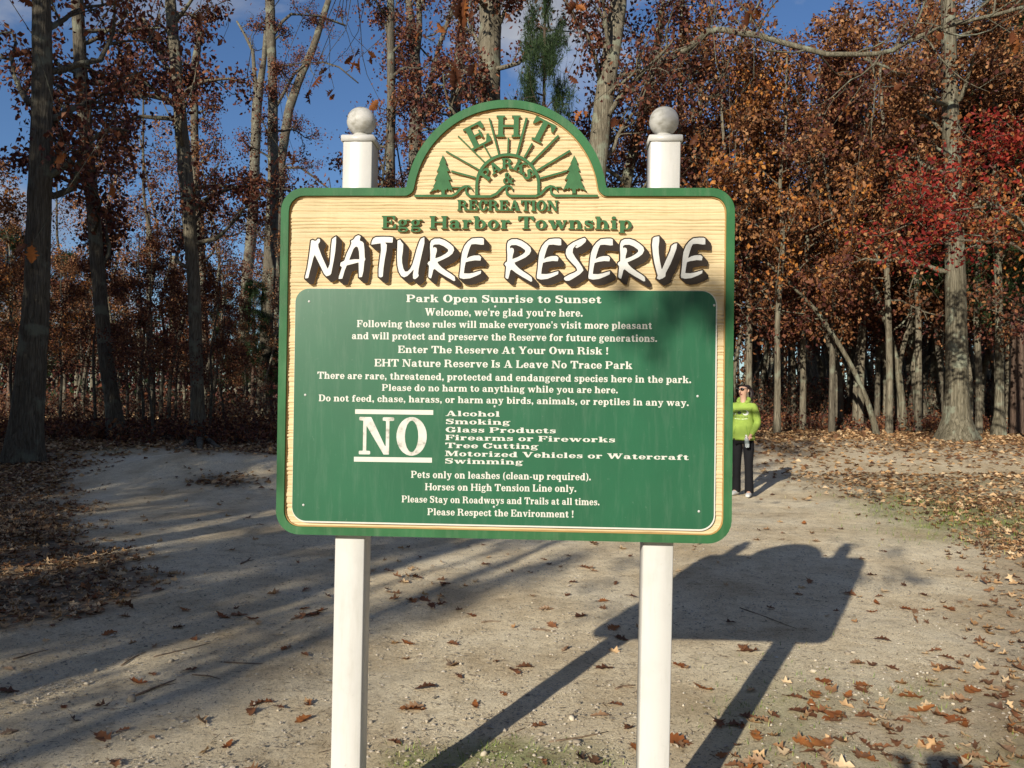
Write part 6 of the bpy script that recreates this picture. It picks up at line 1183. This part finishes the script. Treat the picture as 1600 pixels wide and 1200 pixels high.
V, F = litter(); LIT = leaf_mat('litter_leaf', [(0.0, (0.09, 0.045, 0.026)), (0.25, (0.20, 0.10, 0.05)), (0.5, (0.38, 0.22, 0.10)), (0.8, (0.54, 0.36, 0.19)), (1.0, (0.62, 0.47, 0.29))], 0.12)
tag(link('leaf_litter', mesh_np('leaf_litter', V, F, False, [LIT])), 'fallen leaves strewn over the verges and the woodland floor', kind='stuff')
def grass():
    r = np.random.default_rng(55); A = []
    for (x0, x1, y0, y1, n) in [(-3.5, 6, 2.9, 6, 60000), (-7, 12, 6, 13, 90000)]:
        x = r.uniform(x0, x1, n); y = r.uniform(y0, y1, n); k = (np.abs(x) < 0.7*y + 0.5) & (r.random(n) < grass_mask(x, y)*0.8*(0.3 + 0.7*(wob(x*9, y*9) > 0.1))); A.append(np.stack([x[k], y[k], gz(x[k], y[k])], 1))
    A = np.concatenate(A); n = len(A); a = r.uniform(0, 6.28, n); h = r.uniform(0.012, 0.035, n); w = 0.0022 + 0.0016*(A[:, 1] > 6); h = h*(1 + 0.8*(A[:, 1] > 6)); dx, dy = np.cos(a), np.sin(a); ln = r.uniform(0.2, 1.0, n)*h
    V = np.stack([A + np.stack([-dy*w, dx*w, 0*h], 1), A + np.stack([dy*w, -dx*w, 0*h], 1), A + np.stack([dx*ln, dy*ln, h], 1)], 1).reshape(-1, 3); return V, (np.arange(n)[:, None]*3 + np.arange(3)[None])
V, F = grass(); GRS = leaf_mat('grass_blade', [(0.0, (0.10, 0.17, 0.025)), (0.5, (0.20, 0.30, 0.05)), (0.8, (0.34, 0.38, 0.11)), (1.0, (0.48, 0.42, 0.20))], 0.2)
tag(link('grass', mesh_np('grass', V, F, False, [GRS])), 'short thin grass at the foot of the posts and on the verge', kind='stuff')
# stones
def stone_mesh(seed):
    r = np.random.default_rng(seed); t = (1 + 5**0.5)/2; V = np.array([(-1, t, 0), (1, t, 0), (-1, -t, 0), (1, -t, 0), (0, -1, t), (0, 1, t), (0, -1, -t), (0, 1, -t), (t, 0, -1), (t, 0, 1), (-t, 0, -1), (-t, 0, 1)], float); V /= np.linalg.norm(V[0])
    F = np.array([(0, 11, 5), (0, 5, 1), (0, 1, 7), (0, 7, 10), (0, 10, 11), (1, 5, 9), (5, 11, 4), (11, 10, 2), (10, 7, 6), (7, 1, 8), (3, 9, 4), (3, 4, 2), (3, 2, 6), (3, 6, 8), (3, 8, 9), (4, 9, 5), (2, 4, 11), (6, 2, 10), (8, 6, 7), (9, 8, 1)])
    V = V*(1 + 0.22*r.normal(size=(12, 1)))*[1.0, r.uniform(0.6, 0.95), r.uniform(0.45, 0.7)]; return V, F
M_STONE = leaf_mat('pebble_stone', [(0.0, (0.22, 0.19, 0.14)), (0.5, (0.48, 0.41, 0.31)), (0.85, (0.58, 0.51, 0.40)), (1.0, (0.66, 0.60, 0.48))], 0.0, 0.7)
SMs = [mesh_np('pebble', *stone_mesh(k), True, [leaf_mat('loose_pebble', [(0.0, (0.24, 0.20, 0.15)), (0.5, (0.46, 0.40, 0.30)), (1.0, (0.62, 0.56, 0.44))], 0.0, 0.7, per='object')]) for k in range(5)]
def pz(px): return 0 if px < 520 else (1 if px < 1010 else 3)
SP = [(1325, 1022, .035), (1333, 1020, .028), (1165, 1036, .028), (1270, 1050, .030), (1330, 1085, .022), (1337, 1086, .02), (1198, 1121, .022), (1449, 1053, .024), (893, 1124, .03), (902, 1161, .028), (845, 1148, .026), (757, 1180, .028), (722, 958, .012), (612, 965, .012), (205, 1095, .045), (268, 1034, .028), (228, 1011, .020), (150, 1049, .026), (135, 1070, .024), (1150, 985, .02), (1420, 930, .02), (580, 1130, .022), (667, 1128, .02)]
while len(SP) < 110:
    px, py = rl.uniform(0, 1600), rl.uniform(880, 1195); SP.append((px, py, rl.uniform(0.008, 0.017)))
for x, y, s_ in SP:
    p = ground_at(x, y); o = link('pebble', SMs[int(rl.integers(0, 5))], None, p + [0, 0, s_*0.2]); o.scale = (s_*0.7,)*3; o.rotation_euler[2] = rl.uniform(0, 6)
    tag(o, 'small pale pebble on the sand ' + ('left of the left post', 'between the white posts', '', 'right of the right post')[pz(x)], 'pebble', 'pebbles ' + ('left of the left post', 'between the posts', '', 'right of the right post')[pz(x)])
def gravel():
    r = np.random.default_rng(66); n = 38000; y = 2.9 + 7*r.random(n)**1.5; x = (r.random(n)*2 - 1)*(0.66*y + 0.2); k = r.random(n) < (0.35 + 0.65*(wob(x*2, y*2) > 0.0))*(1 - 0.8*litter_mask(x, y)); x, y = x[k], y[k]; n = len(x)
    s_ = 0.0024 + 0.0095*r.random(n)**4; c = np.stack([x, y, gz(x, y) + s_*0.3 + 0.001], 1); T = np.array([(1, 0, 0), (0, 1, 0), (-1, 0, 0), (0, -1, 0), (0, 0, .7)]); a = r.uniform(0, 6, n); j = 1 + 0.3*r.normal(size=(n, 5, 1)); R_ = np.zeros((n, 3, 3)); R_[:, 0, 0] = np.cos(a); R_[:, 0, 1] = -np.sin(a); R_[:, 1, 0] = np.sin(a); R_[:, 1, 1] = np.cos(a)*0.8; R_[:, 2, 2] = 1
    V = c[:, None] + s_[:, None, None]*np.einsum('nij,nkj->nki', R_, T[None]*j); F = np.array([(0, 1, 4), (1, 2, 4), (2, 3, 4), (3, 0, 4)]); return V.reshape(-1, 3), (np.arange(n)[:, None, None]*5 + F).reshape(-1, 3)
V, F = gravel(); tag(link('gravel', mesh_np('gravel', V, F, False, [M_STONE])), 'fine grit and gravel scattered over the sand', kind='stuff')
def debris():
    r = np.random.default_rng(67); n = 11000; y = 2.9 + 9*r.random(n)**1.4; x = (r.random(n)*2 - 1)*(0.66*y + 0.2); a = r.uniform(0, 6.28, n); l = 0.008 + 0.05*r.random(n)**4; A = np.stack([x, y, gz(x, y) + 0.005], 1); Bq = A + np.stack([np.cos(a)*l, np.sin(a)*l, 0.004*r.random(n)], 1); mb = MB(); twigs(mb, r, A, Bq, 0.0016); return mb
tag(link('twig_litter', debris().mesh('twig_litter', noise_col('twig_litter', [(0.3, (0.06, 0.04, 0.03)), (0.7, (0.22, 0.15, 0.10))], 40))), 'fine twig bits and needles on the sand', kind='stuff')
M_TWIG = noise_col('dead_twig', [(0.3, (0.09, 0.055, 0.035)), (0.7, (0.24, 0.17, 0.11))], 60, bump=0.3, bscale=200, bdist=0.002)
for (a, b_, w, lab) in [((455, 969), (512, 952), .007, 'thick brown stick touching the left post among leaves'), ((376, 882), (392, 872), .008, 'short dark stick left of the sign, in a band of shade'), ((240, 925+102), (330, 1005), .004, 'thin dark stick lying in the shade left of the left post'), ((190, 1040), (228, 1019), .004, 'short thin twig lying in the shade near the left post'), ((20, 1031), (75, 1016), .005, 'dark stick at the left edge of the picture'), ((212, 1088), (275, 1063), .006, 'straight pale stick with a pebble at its left end'), ((858, 1160), (950, 1144), .004, 'long thin reddish twig between the posts'), ((962, 1078), (992, 1072), .007, 'short tan stick touching the right post'), ((832, 984), (868, 987), .006, 'tan flat stick lying in the sun between the posts'), ((752, 973), (782, 972), .005, 'thin pale stick just below the band of shade between the posts'), ((345, 1035), (410, 1038), .004, 'curved dry grass stem left of the left post'), ((1156, 950), (1245, 983), .0035, 'long thin twig lying in the shadow of the sign'), ((820, 1138), (780, 1155), .0025, 'short twig in front of the shadow of the left post'), ((300, 1055), (345, 1062), .0035, 'twig bent like a hook left of the left post')]:
    A, Bq = ground_at(*a), ground_at(*b_); mid = (A + Bq)/2 + rl.normal(size=3)*[.012, .012, 0]; q = np.array([A, A*0.6 + mid*0.4, mid, mid*0.5 + Bq*0.5, Bq]); q[:, 2] = gz(q[:, 0], q[:, 1]) + w*0.8
    mb = MB(); c = q.mean(0); mb.tube(q - c, [w*0.9, w, w*0.85, w*0.7, w*0.4], 7); 
    if w > 0.005: d = unit(np.cross(Bq - A, (0, 0, 1.))); mb.tube(np.array([q[2], q[2] + d*0.03 + (Bq - A)*0.15, q[2] + d*0.045 + (Bq - A)*0.28]) - c, [w*0.5, w*0.4, w*0.2], 5)
    tag(link('stick', mb.mesh('stick', M_TWIG, True), None, c), lab, 'stick')
# crumpled white scrap in the shade at the left
c = ground_at(147, 918); r = np.random.default_rng(8); g = np.array([(x, y) for y in np.linspace(-.5, .5, 5) for x in np.linspace(-1, 1, 7)]); V = np.stack([g[:, 0]*0.055, g[:, 1]*0.03 + 0.012*np.sin(g[:, 0]*3), 0.012 + 0.012*r.random(len(g))], 1); i = (np.arange(4)[:, None]*7 + np.arange(6)[None]).ravel()
tag(link('paper_scrap', mesh_np('paper_scrap', V, np.stack([i, i + 1, i + 8, i + 7], 1), False, [M_WHITE]), None, c), 'crumpled white paper scrap on the shaded sand by the left leaf drift', 'litter')
# surface roots of the pale oak
for k, (a, m2, b_) in enumerate([((300, 690), (285, 700), (270, 704)), ((322, 690), (338, 700), (362, 704)), ((312, 694), (312, 704), (318, 708))]):
    q = np.array([ground_at(*a), ground_at(*m2), ground_at(*b_)]); q[:, 2] += [0.10, 0.03, -0.02]; mb = MB(); c = q[0]; mb.tube(q - c, [0.09, 0.05, 0.02], 8); tr = [o for o in bpy.data.objects if o.get('label', '').startswith('lit pale oak')][0]
    o = link('root', mb.mesh('root', M_BARK_L, True), tr, c - np.array(tr.location))

# labels of small sets told apart by their place
sets = {}
for o in list(S.objects):
    if o.parent is None and o.get('group') and o.get('category') == 'tree' and 'out of view' not in o['label']: sets.setdefault(o['label'], []).append(o)
for lab, os_ in sets.items():
    if 2 <= len(os_) <= 3:
        os_.sort(key=lambda o: o.location.x/max(o.location.y, 0.1)); nm = ('left one of two', 'right one of two') if len(os_) == 2 else ('leftmost of three', 'middle of three', 'rightmost of three')
        for o, w in zip(os_, nm): o['label'] = (lab + ', ' + w) if len((lab + ' ' + w).split()) <= 16 else (lab.replace(' on the right', '') + ', ' + w)
